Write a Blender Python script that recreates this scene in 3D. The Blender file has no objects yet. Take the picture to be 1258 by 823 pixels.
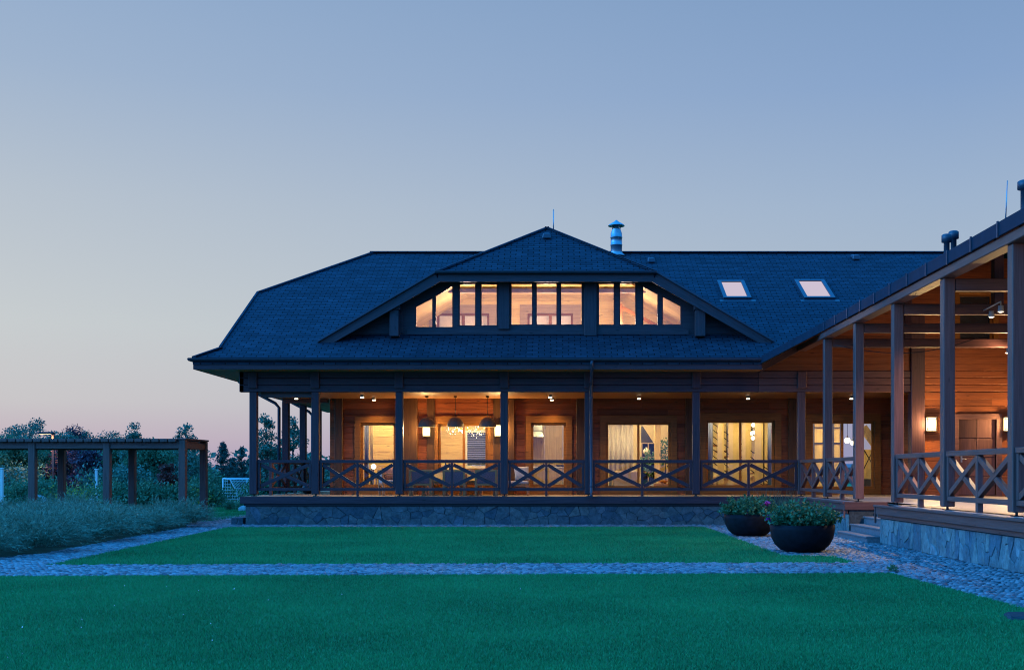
import bpy, bmesh, math, random
import numpy as np
from mathutils import Vector, Matrix
from mathutils.geometry import tessellate_polygon
R = math.radians
rng = random.Random(7)
sc = bpy.context.scene
col = sc.collection

# ------------------------------------------------------------------ camera
EYE = 1.47
F = 1420.0            # focal length in photo pixels (photo 1258 wide)
cd = bpy.data.cameras.new('camera')
cam = bpy.data.objects.new('camera', cd)
col.objects.link(cam)
cam.location = (0, 0, EYE)
cam.rotation_euler = (R(90), 0, 0)
cd.sensor_width = 36
cd.lens = F / 1258 * 36
cd.shift_x = -56 / 1258
cd.shift_y = 170.5 / 1258
cd.clip_start = 0.1
cd.clip_end = 4000
sc.camera = cam

# ------------------------------------------------------------------ world: dusk sky
w = bpy.data.worlds.new('World')
sc.world = w
w.use_nodes = True
nt = w.node_tree
nt.nodes.clear()
N = nt.nodes.new
L = nt.links.new
wo = N('ShaderNodeOutputWorld')
bg = N('ShaderNodeBackground')
tc = N('ShaderNodeTexCoord')
sx = N('ShaderNodeSeparateXYZ')
L(tc.outputs['Generated'], sx.inputs[0])
mr = N('ShaderNodeMapRange')
mr.inputs['From Min'].default_value = -0.05
mr.inputs['From Max'].default_value = 0.95
L(sx.outputs['Z'], mr.inputs['Value'])


def ramp(stops):
    r = N('ShaderNodeValToRGB')
    e = r.color_ramp.elements
    while len(e) > 1:
        e.remove(e[-1])
    e[0].position, e[0].color = stops[0][0], (*stops[0][1], 1)
    for p, c in stops[1:]:
        x = e.new(p)
        x.color = (*c, 1)
    L(mr.outputs[0], r.inputs[0])
    return r


# position = sin(elevation) + 0.05
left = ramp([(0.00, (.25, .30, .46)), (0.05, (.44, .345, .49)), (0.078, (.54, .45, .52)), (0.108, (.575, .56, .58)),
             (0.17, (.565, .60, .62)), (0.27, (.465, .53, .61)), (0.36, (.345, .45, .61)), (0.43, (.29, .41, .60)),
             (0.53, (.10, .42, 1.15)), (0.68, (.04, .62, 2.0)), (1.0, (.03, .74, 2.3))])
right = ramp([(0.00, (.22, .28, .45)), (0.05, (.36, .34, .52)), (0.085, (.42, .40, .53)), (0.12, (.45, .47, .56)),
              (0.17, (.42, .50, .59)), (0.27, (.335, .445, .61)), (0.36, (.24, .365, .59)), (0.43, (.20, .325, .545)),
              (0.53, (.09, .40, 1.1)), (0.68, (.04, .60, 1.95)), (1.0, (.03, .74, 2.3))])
az = N('ShaderNodeMapRange')
az.inputs['From Min'].default_value = -0.45
az.inputs['From Max'].default_value = 0.30
L(sx.outputs['X'], az.inputs['Value'])
mx = N('ShaderNodeMix')
mx.data_type = 'RGBA'
L(az.outputs[0], mx.inputs['Factor'])
L(left.outputs[0], mx.inputs[6])
L(right.outputs[0], mx.inputs[7])
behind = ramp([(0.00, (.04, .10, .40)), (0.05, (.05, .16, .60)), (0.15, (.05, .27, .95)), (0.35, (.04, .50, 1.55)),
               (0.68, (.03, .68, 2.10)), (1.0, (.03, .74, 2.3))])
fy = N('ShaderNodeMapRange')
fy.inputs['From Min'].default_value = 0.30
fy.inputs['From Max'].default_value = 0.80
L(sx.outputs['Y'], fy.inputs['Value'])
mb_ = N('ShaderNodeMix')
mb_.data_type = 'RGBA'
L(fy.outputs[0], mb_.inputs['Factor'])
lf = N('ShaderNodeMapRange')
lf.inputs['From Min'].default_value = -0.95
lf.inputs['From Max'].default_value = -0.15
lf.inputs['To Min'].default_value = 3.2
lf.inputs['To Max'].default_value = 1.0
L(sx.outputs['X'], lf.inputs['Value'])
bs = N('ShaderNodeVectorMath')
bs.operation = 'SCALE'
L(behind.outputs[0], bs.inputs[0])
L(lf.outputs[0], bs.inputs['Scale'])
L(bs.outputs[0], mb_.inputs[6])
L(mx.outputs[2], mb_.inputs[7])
sky = N('ShaderNodeTexSky')
sky.sky_type = 'NISHITA'
sky.sun_disc = False
sky.sun_elevation = R(1.0)
sky.sun_rotation = R(150)
ml = N('ShaderNodeMix')
ml.data_type = 'RGBA'
ml.blend_type = 'ADD'
ml.inputs['Factor'].default_value = 0.01
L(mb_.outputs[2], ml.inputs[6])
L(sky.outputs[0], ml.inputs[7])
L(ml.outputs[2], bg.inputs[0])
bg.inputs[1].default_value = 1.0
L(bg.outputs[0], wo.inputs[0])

# faint, very soft afterglow of the sun that has set, from the left
sd = bpy.data.lights.new('afterglow', 'SUN')
sd.energy = 1.5
sd.angle = R(40)
sd.color = (.22, .55, 1.0)
so = bpy.data.objects.new('afterglow', sd)
col.objects.link(so)
so.rotation_euler = Vector((1, .30, -.22)).to_track_quat('-Z', 'Y').to_euler()

sc.render.engine = 'CYCLES'
sc.view_settings.view_transform = 'Standard'
sc.view_settings.look = 'None'
sc.view_settings.exposure = 0
sc.view_settings.gamma = 1
sc.cycles.use_denoising = True
sc.cycles.denoising_prefilter = 'ACCURATE'
sc.cycles.filter_width = 1.05
sc.cycles.max_bounces = 7
sc.cycles.transparent_max_bounces = 16
sc.cycles.sample_clamp_indirect = 4
sc.cycles.caustics_reflective = False
sc.cycles.caustics_refractive = False


# ------------------------------------------------------------------ materials
def mat(name):
    m = bpy.data.materials.new(name)
    m.use_nodes = True
    t = m.node_tree
    b = t.nodes['Principled BSDF']
    return m, t, b, t.nodes.new, t.links.new


def flat(name, c, rough=.6, metal=0, var=.12, scale=6, spec=None):
    m, t, b, n, l = mat(name)
    tex = n('ShaderNodeTexCoord')
    no = n('ShaderNodeTexNoise')
    no.inputs['Scale'].default_value = scale
    no.inputs['Detail'].default_value = 5
    l(tex.outputs['Object'], no.inputs['Vector'])
    r = n('ShaderNodeValToRGB')
    r.color_ramp.elements[0].position = .3
    r.color_ramp.elements[1].position = .7
    r.color_ramp.elements[0].color = (*[x * (1 - var) for x in c], 1)
    r.color_ramp.elements[1].color = (*[min(1, x * (1 + var)) for x in c], 1)
    l(no.outputs[0], r.inputs[0])
    l(r.outputs[0], b.inputs['Base Color'])
    b.inputs['Roughness'].default_value = rough
    b.inputs['Metallic'].default_value = metal
    if spec is not None:
        b.inputs['Specular IOR Level'].default_value = spec
    return m


def wood(name, c1, c2, rough=.5, island=.35, grain=26, bump=.25, coat=0):
    """grain runs along u of the UV map; each board gets its own tone"""
    m, t, b, n, l = mat(name)
    uv = n('ShaderNodeUVMap')
    geo = n('ShaderNodeNewGeometry')
    mp = n('ShaderNodeMapping')
    mp.inputs['Scale'].default_value = (1.3, grain, 1)
    l(uv.outputs[0], mp.inputs[0])
    off = n('ShaderNodeVectorMath')
    off.operation = 'ADD'
    cx = n('ShaderNodeCombineXYZ')
    mul = n('ShaderNodeMath')
    mul.operation = 'MULTIPLY'
    mul.inputs[1].default_value = 57
    l(geo.outputs['Random Per Island'], mul.inputs[0])
    l(mul.outputs[0], cx.inputs[2])
    l(mp.outputs[0], off.inputs[0])
    l(cx.outputs[0], off.inputs[1])
    no = n('ShaderNodeTexNoise')
    no.inputs['Scale'].default_value = 1
    no.inputs['Detail'].default_value = 6
    no.inputs['Roughness'].default_value = .65
    no.inputs['Distortion'].default_value = .6
    l(off.outputs[0], no.inputs['Vector'])
    r = n('ShaderNodeValToRGB')
    r.color_ramp.elements[0].position = .32
    r.color_ramp.elements[1].position = .68
    r.color_ramp.elements[0].color = (*c1, 1)
    r.color_ramp.elements[1].color = (*c2, 1)
    l(no.outputs[0], r.inputs[0])
    # knots
    mp2 = n('ShaderNodeMapping')
    mp2.inputs['Scale'].default_value = (1.6, 5.5, 1)
    l(uv.outputs[0], mp2.inputs[0])
    off2 = n('ShaderNodeVectorMath')
    off2.operation = 'ADD'
    l(mp2.outputs[0], off2.inputs[0])
    l(cx.outputs[0], off2.inputs[1])
    vo = n('ShaderNodeTexVoronoi')
    vo.inputs['Scale'].default_value = 1
    l(off2.outputs[0], vo.inputs['Vector'])
    kr = n('ShaderNodeMapRange')
    kr.inputs['From Min'].default_value = .05
    kr.inputs['From Max'].default_value = .12
    kr.inputs['To Min'].default_value = .45
    kr.inputs['To Max'].default_value = 1
    l(vo.outputs['Distance'], kr.inputs['Value'])
    hv = n('ShaderNodeMapRange')
    hv.inputs['To Min'].default_value = 1 - island
    hv.inputs['To Max'].default_value = 1 + island
    l(geo.outputs['Random Per Island'], hv.inputs['Value'])
    pr = n('ShaderNodeMath')
    pr.operation = 'MULTIPLY'
    l(kr.outputs[0], pr.inputs[0])
    l(hv.outputs[0], pr.inputs[1])
    sm = n('ShaderNodeVectorMath')
    sm.operation = 'SCALE'
    l(r.outputs[0], sm.inputs[0])
    l(pr.outputs[0], sm.inputs['Scale'])
    l(sm.outputs[0], b.inputs['Base Color'])
    b.inputs['Roughness'].default_value = rough
    b.inputs['Specular IOR Level'].default_value = .25
    if coat:
        b.inputs['Coat Weight'].default_value = coat
        b.inputs['Coat Roughness'].default_value = .3
    bp = n('ShaderNodeBump')
    bp.inputs['Strength'].default_value = bump
    bp.inputs['Distance'].default_value = .004
    l(no.outputs[0], bp.inputs['Height'])
    l(bp.outputs[0], b.inputs['Normal'])
    return m


M = {}
M['wall'] = wood('stained_log_boards', (.145, .041, .014), (.27, .078, .024), .5, .3)
M['beam'] = wood('dark_stained_beam', (.040, .018, .022), (.075, .034, .038), .45, .2)
M['wing'] = wood('red_brown_stained_timber', (.074, .034, .030), (.132, .060, .052), .45, .25)
M['dormerwood'] = wood('dark_grey_boards', (.034, .022, .026), (.062, .040, .046), .45, .2)
M['trim'] = wood('brown_window_trim', (.15, .056, .011), (.26, .102, .018), .45, .12)
M['frame'] = wood('orange_window_frame', (.22, .08, .012), (.34, .13, .020), .4, .1)
M['deck'] = wood('deck_boards', (.24, .165, .09), (.42, .30, .17), .55, .2)
M['ceil'] = wood('ceiling_boards', (.26, .11, .04), (.40, .18, .065), .5, .2)
M['inner'] = wood('pale_pine_boards', (.50, .36, .14), (.66, .49, .21), .55, .12)
M['grey_panel'] = wood('grey_oak_panel', (.26, .19, .13), (.38, .29, .20), .5, .08)
M['oak'] = wood('oak_furniture', (.34, .15, .06), (.48, .24, .10), .5, .12)
M['pergola'] = wood('pergola_timber', (.080, .040, .034), (.145, .074, .060), .55, .25)
M['pil'] = wood('dark_brown_pilaster', (.048, .021, .009), (.088, .042, .016), .5, .15)
M['fascia'] = flat('dark_metal_fascia', (.012, .020, .034), .75, 0, .15, spec=.15)
M['gutter'] = flat('graphite_gutter', (.035, .042, .062), .45, .1, .1)
M['steel'] = flat('galvanised_steel', (.30, .33, .36), .4, .75, .1)
M['black'] = flat('black_metal', (.015, .015, .017), .4, .2, .1)
M['planter'] = flat('matt_black_planter', (.006, .007, .010), .7, 0, .4, 9, .12)
M['spotgrey'] = flat('grey_spot_housing', (.30, .29, .28), .45, .2, .05)
M['dome'] = flat('brown_grey_dome', (.12, .09, .06), .6, .1, .15, 14)
M['white'] = flat('white_paint', (.58, .56, .54), .5, 0, .05)
M['plaster'] = flat('cream_plaster', (.68, .58, .38), .7, 0, .04)
M['curtain'] = flat('white_curtain', (.66, .62, .56), .85, 0, .05)
M['blue_curtain'] = flat('blue_grey_curtain', (.10, .12, .19), .85, 0, .12)
M['tan_curtain'] = flat('tan_curtain', (.50, .38, .17), .85, 0, .06)
M['cushion'] = flat('grey_beige_cushion', (.42, .38, .34), .9, 0, .1)
M['sofa'] = flat('beige_sofa', (.50, .38, .28), .9, 0, .07)
M['yellow_cloth'] = flat('straw_cushion', (.58, .44, .18), .9, 0, .1)
M['stonepale'] = flat('pale_boulder', (.40, .37, .36), .85, 0, .3, 5)
M['tile'] = flat('beige_terrace_tile', (.27, .235, .22), .5, 0, .1, 3)
M['step'] = flat('granite_step', (.11, .11, .115), .6, 0, .25, 22)
M['boxpaint'] = flat('grey_blue_box_paint', (.20, .25, .33), .5, 0, .06)
M['soil'] = flat('dark_soil', (.03, .022, .016), .95, 0, .4, 12)
M['floor_in'] = flat('indoor_floor', (.36, .26, .17), .4, 0, .1)
M['bark'] = flat('bark', (.06, .048, .042), .9, 0, .3, 20)
M['orange'] = flat('orange_fruit', (.75, .28, .03), .5, 0, .05)
M['petal'] = flat('magenta_petal', (.26, .012, .20), .6, 0, .2, 30)
M['white_petal'] = flat('pale_petal', (.55, .58, .60), .7, 0, .1)


def emit(name, c, s):
    m = bpy.data.materials.new(name)
    m.use_nodes = True
    t = m.node_tree
    t.nodes.clear()
    e = t.nodes.new('ShaderNodeEmission')
    e.inputs[0].default_value = (*c, 1)
    e.inputs[1].default_value = s
    o = t.nodes.new('ShaderNodeOutputMaterial')
    t.links.new(e.outputs[0], o.inputs[0])
    return m


M['lantern_glass'] = emit('lit_lantern_glass', (1, .74, .36), 4.5)
M['bulb'] = emit('lit_bulb', (1, .80, .45), 14)
M['skyglass'] = emit('lit_skylight_blind', (.86, .74, .90), .72)
M['lampglow'] = emit('lit_garden_diffuser', (1, .74, .40), 2.2)
M['crystal'] = emit('glowing_crystal', (1, .80, .50), 2.0)
M['spot'] = emit('lit_spot_lens', (1, .82, .55), 5)


def glass():
    m = bpy.data.materials.new('window_glass')
    m.use_nodes = True
    t = m.node_tree
    t.nodes.clear()
    n, l = t.nodes.new, t.links.new
    tr = n('ShaderNodeBsdfTransparent')
    tr.inputs[0].default_value = (.93, .95, .95, 1)
    gl = n('ShaderNodeBsdfGlossy')
    gl.inputs['Roughness'].default_value = .02
    fr = n('ShaderNodeFresnel')
    fr.inputs[0].default_value = 1.75
    ms = n('ShaderNodeMixShader')
    l(fr.outputs[0], ms.inputs[0])
    l(tr.outputs[0], ms.inputs[1])
    l(gl.outputs[0], ms.inputs[2])
    o = n('ShaderNodeOutputMaterial')
    l(ms.outputs[0], o.inputs[0])
    return m


M['glass'] = glass()


def shingle():
    m, t, b, n, l = mat('roof_shingles')
    uv = n('ShaderNodeUVMap')
    br = n('ShaderNodeTexBrick')
    br.inputs['Scale'].default_value = 1
    br.inputs['Brick Width'].default_value = .34
    br.inputs['Row Height'].default_value = .145
    br.inputs['Mortar Size'].default_value = .014
    br.inputs['Mortar Smooth'].default_value = .3
    br.offset = .5
    br.inputs['Color1'].default_value = (.016, .026, .040, 1)
    br.inputs['Color2'].default_value = (.027, .042, .062, 1)
    br.inputs['Mortar'].default_value = (.002, .003, .005, 1)
    # slight wobble so that the rows are not ruled
    no0 = n('ShaderNodeTexNoise')
    no0.inputs['Scale'].default_value = 2.2
    vm = n('ShaderNodeVectorMath')
    vm.operation = 'MULTIPLY_ADD'
    vm.inputs[1].default_value = (.05, .03, 0)
    l(uv.outputs[0], no0.inputs['Vector'])
    l(no0.outputs['Color'], vm.inputs[0])
    l(uv.outputs[0], vm.inputs[2])
    l(vm.outputs[0], br.inputs['Vector'])
    no = n('ShaderNodeTexNoise')
    no.inputs['Scale'].default_value = 1.1
    no.inputs['Detail'].default_value = 8
    no.inputs['Roughness'].default_value = .7
    l(uv.outputs[0], no.inputs['Vector'])
    mrr = n('ShaderNodeMapRange')
    mrr.inputs['From Min'].default_value = .3
    mrr.inputs['From Max'].default_value = .7
    mrr.inputs['To Min'].default_value = .82
    mrr.inputs['To Max'].default_value = 1.18
    l(no.outputs[0], mrr.inputs['Value'])
    s = n('ShaderNodeVectorMath')
    s.operation = 'SCALE'
    l(br.outputs[0], s.inputs[0])
    l(mrr.outputs[0], s.inputs['Scale'])
    l(s.outputs[0], b.inputs['Base Color'])
    b.inputs['Roughness'].default_value = .85
    b.inputs['Specular IOR Level'].default_value = .12
    bp = n('ShaderNodeBump')
    bp.inputs['Strength'].default_value = 1
    bp.inputs['Distance'].default_value = .03
    bp.invert = True
    l(br.outputs['Fac'], bp.inputs['Height'])
    l(bp.outputs[0], b.inputs['Normal'])
    return m


M['shingle'] = shingle()


def stone(name, scale, stretch, c1, c2, joint):
    m, t, b, n, l = mat(name)
    uv = n('ShaderNodeUVMap')
    mp = n('ShaderNodeMapping')
    mp.inputs['Scale'].default_value = (*stretch, 1)
    l(uv.outputs[0], mp.inputs[0])
    no0 = n('ShaderNodeTexNoise')
    no0.inputs['Scale'].default_value = 2.5
    no0.inputs['Detail'].default_value = 3
    l(mp.outputs[0], no0.inputs['Vector'])
    vm = n('ShaderNodeVectorMath')
    vm.operation = 'MULTIPLY_ADD'
    vm.inputs[1].default_value = (.22, .22, 0)
    l(no0.outputs['Color'], vm.inputs[0])
    l(mp.outputs[0], vm.inputs[2])
    ve = n('ShaderNodeTexVoronoi')
    ve.voronoi_dimensions = '2D'
    ve.feature = 'DISTANCE_TO_EDGE'
    ve.inputs['Scale'].default_value = scale
    l(vm.outputs[0], ve.inputs['Vector'])
    vc = n('ShaderNodeTexVoronoi')
    vc.voronoi_dimensions = '2D'
    vc.inputs['Scale'].default_value = scale
    l(vm.outputs[0], vc.inputs['Vector'])
    sp = n('ShaderNodeSeparateColor')
    l(vc.outputs['Color'], sp.inputs[0])
    r = n('ShaderNodeValToRGB')
    r.color_ramp.elements[0].color = (*c1, 1)
    r.color_ramp.elements[1].color = (*c2, 1)
    l(sp.outputs[0], r.inputs[0])
    no = n('ShaderNodeTexNoise')
    no.inputs['Scale'].default_value = 14
    no.inputs['Detail'].default_value = 8
    no.inputs['Roughness'].default_value = .7
    l(uv.outputs[0], no.inputs['Vector'])
    mr2 = n('ShaderNodeMapRange')
    mr2.inputs['From Min'].default_value = .3
    mr2.inputs['From Max'].default_value = .7
    mr2.inputs['To Min'].default_value = .6
    mr2.inputs['To Max'].default_value = 1.4
    l(no.outputs[0], mr2.inputs['Value'])
    s = n('ShaderNodeVectorMath')
    s.operation = 'SCALE'
    l(r.outputs[0], s.inputs[0])
    l(mr2.outputs[0], s.inputs['Scale'])
    jr = n('ShaderNodeMapRange')
    jr.inputs['From Min'].default_value = .015
    jr.inputs['From Max'].default_value = .05
    l(ve.outputs['Distance'], jr.inputs['Value'])
    mi = n('ShaderNodeMix')
    mi.data_type = 'RGBA'
    mi.inputs[6].default_value = (*joint, 1)
    l(jr.outputs[0], mi.inputs['Factor'])
    l(s.outputs[0], mi.inputs[7])
    l(mi.outputs[2], b.inputs['Base Color'])
    b.inputs['Roughness'].default_value = .8
    ad = n('ShaderNodeMath')
    ad.operation = 'MULTIPLY_ADD'
    ad.inputs[1].default_value = .35
    l(no.outputs[0], ad.inputs[0])
    jm = n('ShaderNodeMapRange')
    jm.inputs['From Max'].default_value = .07
    l(ve.outputs['Distance'], jm.inputs['Value'])
    a2 = n('ShaderNodeMath')
    l(jm.outputs[0], a2.inputs[0])
    l(sp.outputs[1], a2.inputs[1])
    l(a2.outputs[0], ad.inputs[2])
    bp = n('ShaderNodeBump')
    bp.inputs['Strength'].default_value = .9
    bp.inputs['Distance'].default_value = .03
    l(ad.outputs[0], bp.inputs['Height'])
    l(bp.outputs[0], b.inputs['Normal'])
    return m


def slate(name, c1, c2):
    m, t, b, n, l = mat(name)
    geo = n('ShaderNodeNewGeometry')
    tex = n('ShaderNodeTexCoord')
    r = n('ShaderNodeValToRGB')
    e = r.color_ramp.elements
    e[0].color = (*c1, 1)
    e[1].color = (*c2, 1)
    x = e.new(.82)
    x.color = (c2[0] * 1.15, c2[1] * .95, c2[2] * .75, 1)
    l(geo.outputs['Random Per Island'], r.inputs[0])
    no = n('ShaderNodeTexNoise')
    no.inputs['Scale'].default_value = 9
    no.inputs['Detail'].default_value = 9
    no.inputs['Roughness'].default_value = .7
    l(tex.outputs['Object'], no.inputs['Vector'])
    mr2 = n('ShaderNodeMapRange')
    mr2.inputs['From Min'].default_value = .3
    mr2.inputs['From Max'].default_value = .7
    mr2.inputs['To Min'].default_value = .55
    mr2.inputs['To Max'].default_value = 1.4
    l(no.outputs[0], mr2.inputs['Value'])
    s = n('ShaderNodeVectorMath')
    s.operation = 'SCALE'
    l(r.outputs[0], s.inputs[0])
    l(mr2.outputs[0], s.inputs['Scale'])
    l(s.outputs[0], b.inputs['Base Color'])
    b.inputs['Roughness'].default_value = .75
    b.inputs['Specular IOR Level'].default_value = .2
    bp = n('ShaderNodeBump')
    bp.inputs['Strength'].default_value = .8
    bp.inputs['Distance'].default_value = .02
    l(no.outputs[0], bp.inputs['Height'])
    l(bp.outputs[0], b.inputs['Normal'])
    return m


M['slate'] = slate('blue_grey_slate', (.045, .065, .08), (.095, .115, .135))
M['slate_wing'] = slate('split_blue_slate', (.07, .105, .125), (.15, .205, .235))
M['mortar'] = flat('dark_mortar', (.035, .045, .05), .95, 0, .3, 20, .1)
M['stone'] = stone('flagstone_cladding', 2.6, (1, 1.25), (.035, .055, .070), (.095, .11, .125), (.07, .085, .095))
M['stone_wing'] = stone('split_slate_cladding', 2.6, (1.7, .75), (.11, .18, .21), (.20, .27, .29), (.05, .07, .08))


def setts():
    m, t, b, n, l = mat('granite_setts')
    geo = n('ShaderNodeNewGeometry')
    tex = n('ShaderNodeTexCoord')
    r = n('ShaderNodeValToRGB')
    r.color_ramp.elements[0].color = (.034, .046, .056, 1)
    r.color_ramp.elements[1].color = (.205, .22, .23, 1)
    l(geo.outputs['Random Per Island'], r.inputs[0])
    no = n('ShaderNodeTexNoise')
    no.inputs['Scale'].default_value = 45
    no.inputs['Detail'].default_value = 6
    l(tex.outputs['Object'], no.inputs['Vector'])
    mr2 = n('ShaderNodeMapRange')
    mr2.inputs['To Min'].default_value = .6
    mr2.inputs['To Max'].default_value = 1.4
    l(no.outputs[0], mr2.inputs['Value'])
    s = n('ShaderNodeVectorMath')
    s.operation = 'SCALE'
    l(r.outputs[0], s.inputs[0])
    l(mr2.outputs[0], s.inputs['Scale'])
    l(s.outputs[0], b.inputs['Base Color'])
    b.inputs['Roughness'].default_value = .55
    bp = n('ShaderNodeBump')
    bp.inputs['Strength'].default_value = .6
    bp.inputs['Distance'].default_value = .01
    l(no.outputs[0], bp.inputs['Height'])
    l(bp.outputs[0], b.inputs['Normal'])
    return m


M['setts'] = setts()


def leafmat(name, c1, c2, trans=.25, rough=.6, clump=None, cw=.55):
    m, t, b, n, l = mat(name)
    geo = n('ShaderNodeNewGeometry')
    r = n('ShaderNodeValToRGB')
    r.color_ramp.elements[0].color = (*c1, 1)
    r.color_ramp.elements[1].color = (*c2, 1)
    if clump:
        tex = n('ShaderNodeTexCoord')
        no = n('ShaderNodeTexNoise')
        no.inputs['Scale'].default_value = clump
        no.inputs['Detail'].default_value = 3
        l(tex.outputs['Object'], no.inputs['Vector'])
        mm = n('ShaderNodeMath')
        mm.operation = 'MULTIPLY_ADD'
        mm.inputs[1].default_value = 1 - cw
        l(geo.outputs['Random Per Island'], mm.inputs[0])
        m3 = n('ShaderNodeMapRange')
        m3.inputs['From Min'].default_value = .32
        m3.inputs['From Max'].default_value = .68
        m3.inputs['To Max'].default_value = cw
        l(no.outputs[0], m3.inputs['Value'])
        l(m3.outputs[0], mm.inputs[2])
        l(mm.outputs[0], r.inputs[0])
    else:
        l(geo.outputs['Random Per Island'], r.inputs[0])
    l(r.outputs[0], b.inputs['Base Color'])
    b.inputs['Roughness'].default_value = rough
    b.inputs['Specular IOR Level'].default_value = .3
    if trans:
        tr = n('ShaderNodeBsdfTranslucent')
        l(r.outputs[0], tr.inputs[0])
        ms = n('ShaderNodeMixShader')
        ms.inputs[0].default_value = trans
        l(b.outputs[0], ms.inputs[1])
        l(tr.outputs[0], ms.inputs[2])
        l(ms.outputs[0], t.nodes['Material Output'].inputs[0])
    return m


M['blade'] = leafmat('lawn_blade', (.002, .085, .025), (.026, .38, .120), .35, .6, .45, .30)
M['bush'] = leafmat('feathery_bush_leaf', (.045, .11, .070), (.20, .32, .20), .2, .7)
M['leaf_mid'] = leafmat('mid_green_leaf', (.040, .12, .060), (.115, .25, .12), .25, .6, .9)
M['leaf_dark'] = leafmat('dark_green_leaf', (.038, .11, .078), (.105, .235, .155), .2, .6, .9)
M['leaf_blue'] = leafmat('blue_green_needle', (.020, .055, .045), (.05, .12, .095), .1, .6, .9)
M['leaf_red'] = leafmat('red_leaf', (.10, .018, .016), (.26, .065, .045), .25, .6, .9)
M['leaf_plum'] = leafmat('plum_leaf', (.040, .020, .035), (.09, .045, .065), .2, .6, .9)
M['leaf_plant'] = leafmat('planter_leaf', (.018, .075, .032), (.055, .18, .075), .25, .5)
M['leaf_yellow'] = leafmat('yellow_flower', (.20, .20, .03), (.48, .38, .05), .2, .7)


def groundmat(name, c1, c2, c3, sc1, sc2, rough=.9):
    m, t, b, n, l = mat(name)
    tex = n('ShaderNodeTexCoord')
    a = n('ShaderNodeTexNoise')
    a.inputs['Scale'].default_value = sc1
    a.inputs['Detail'].default_value = 6
    l(tex.outputs['Object'], a.inputs['Vector'])
    c = n('ShaderNodeTexNoise')
    c.inputs['Scale'].default_value = sc2
    c.inputs['Detail'].default_value = 8
    c.inputs['Roughness'].default_value = .75
    l(tex.outputs['Object'], c.inputs['Vector'])
    r = n('ShaderNodeValToRGB')
    r.color_ramp.elements[0].position = .3
    r.color_ramp.elements[1].position = .7
    r.color_ramp.elements[0].color = (*c1, 1)
    r.color_ramp.elements[1].color = (*c2, 1)
    l(c.outputs[0], r.inputs[0])
    mi = n('ShaderNodeMix')
    mi.data_type = 'RGBA'
    mr2 = n('ShaderNodeMapRange')
    mr2.inputs['From Min'].default_value = .45
    mr2.inputs['From Max'].default_value = .65
    mr2.inputs['To Max'].default_value = .7
    l(a.outputs[0], mr2.inputs['Value'])
    l(mr2.outputs[0], mi.inputs['Factor'])
    l(r.outputs[0], mi.inputs[6])
    mi.inputs[7].default_value = (*c3, 1)
    l(mi.outputs[2], b.inputs['Base Color'])
    b.inputs['Roughness'].default_value = rough
    b.inputs['Specular IOR Level'].default_value = .2
    bp = n('ShaderNodeBump')
    bp.inputs['Strength'].default_value = .8
    bp.inputs['Distance'].default_value = .03
    l(c.outputs[0], bp.inputs['Height'])
    l(bp.outputs[0], b.inputs['Normal'])
    return m


M['meadow'] = groundmat('meadow_ground', (.015, .13, .045), (.03, .24, .08), (.03, .15, .05), .25, 9)
M['turf'] = groundmat('turf_ground', (.006, .12, .04), (.02, .26, .09), (.015, .2, .07), .6, 30)
M['grit'] = groundmat('path_grit', (.12, .12, .12), (.22, .21, .21), (.16, .16, .15), 1, 40)
M['bed'] = groundmat('planting_bed', (.02, .03, .015), (.05, .07, .03), (.035, .045, .025), .8, 12)
M['hill'] = groundmat('hill_ground', (.10, .13, .14), (.15, .18, .19), (.12, .15, .16), .01, .05)


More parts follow.
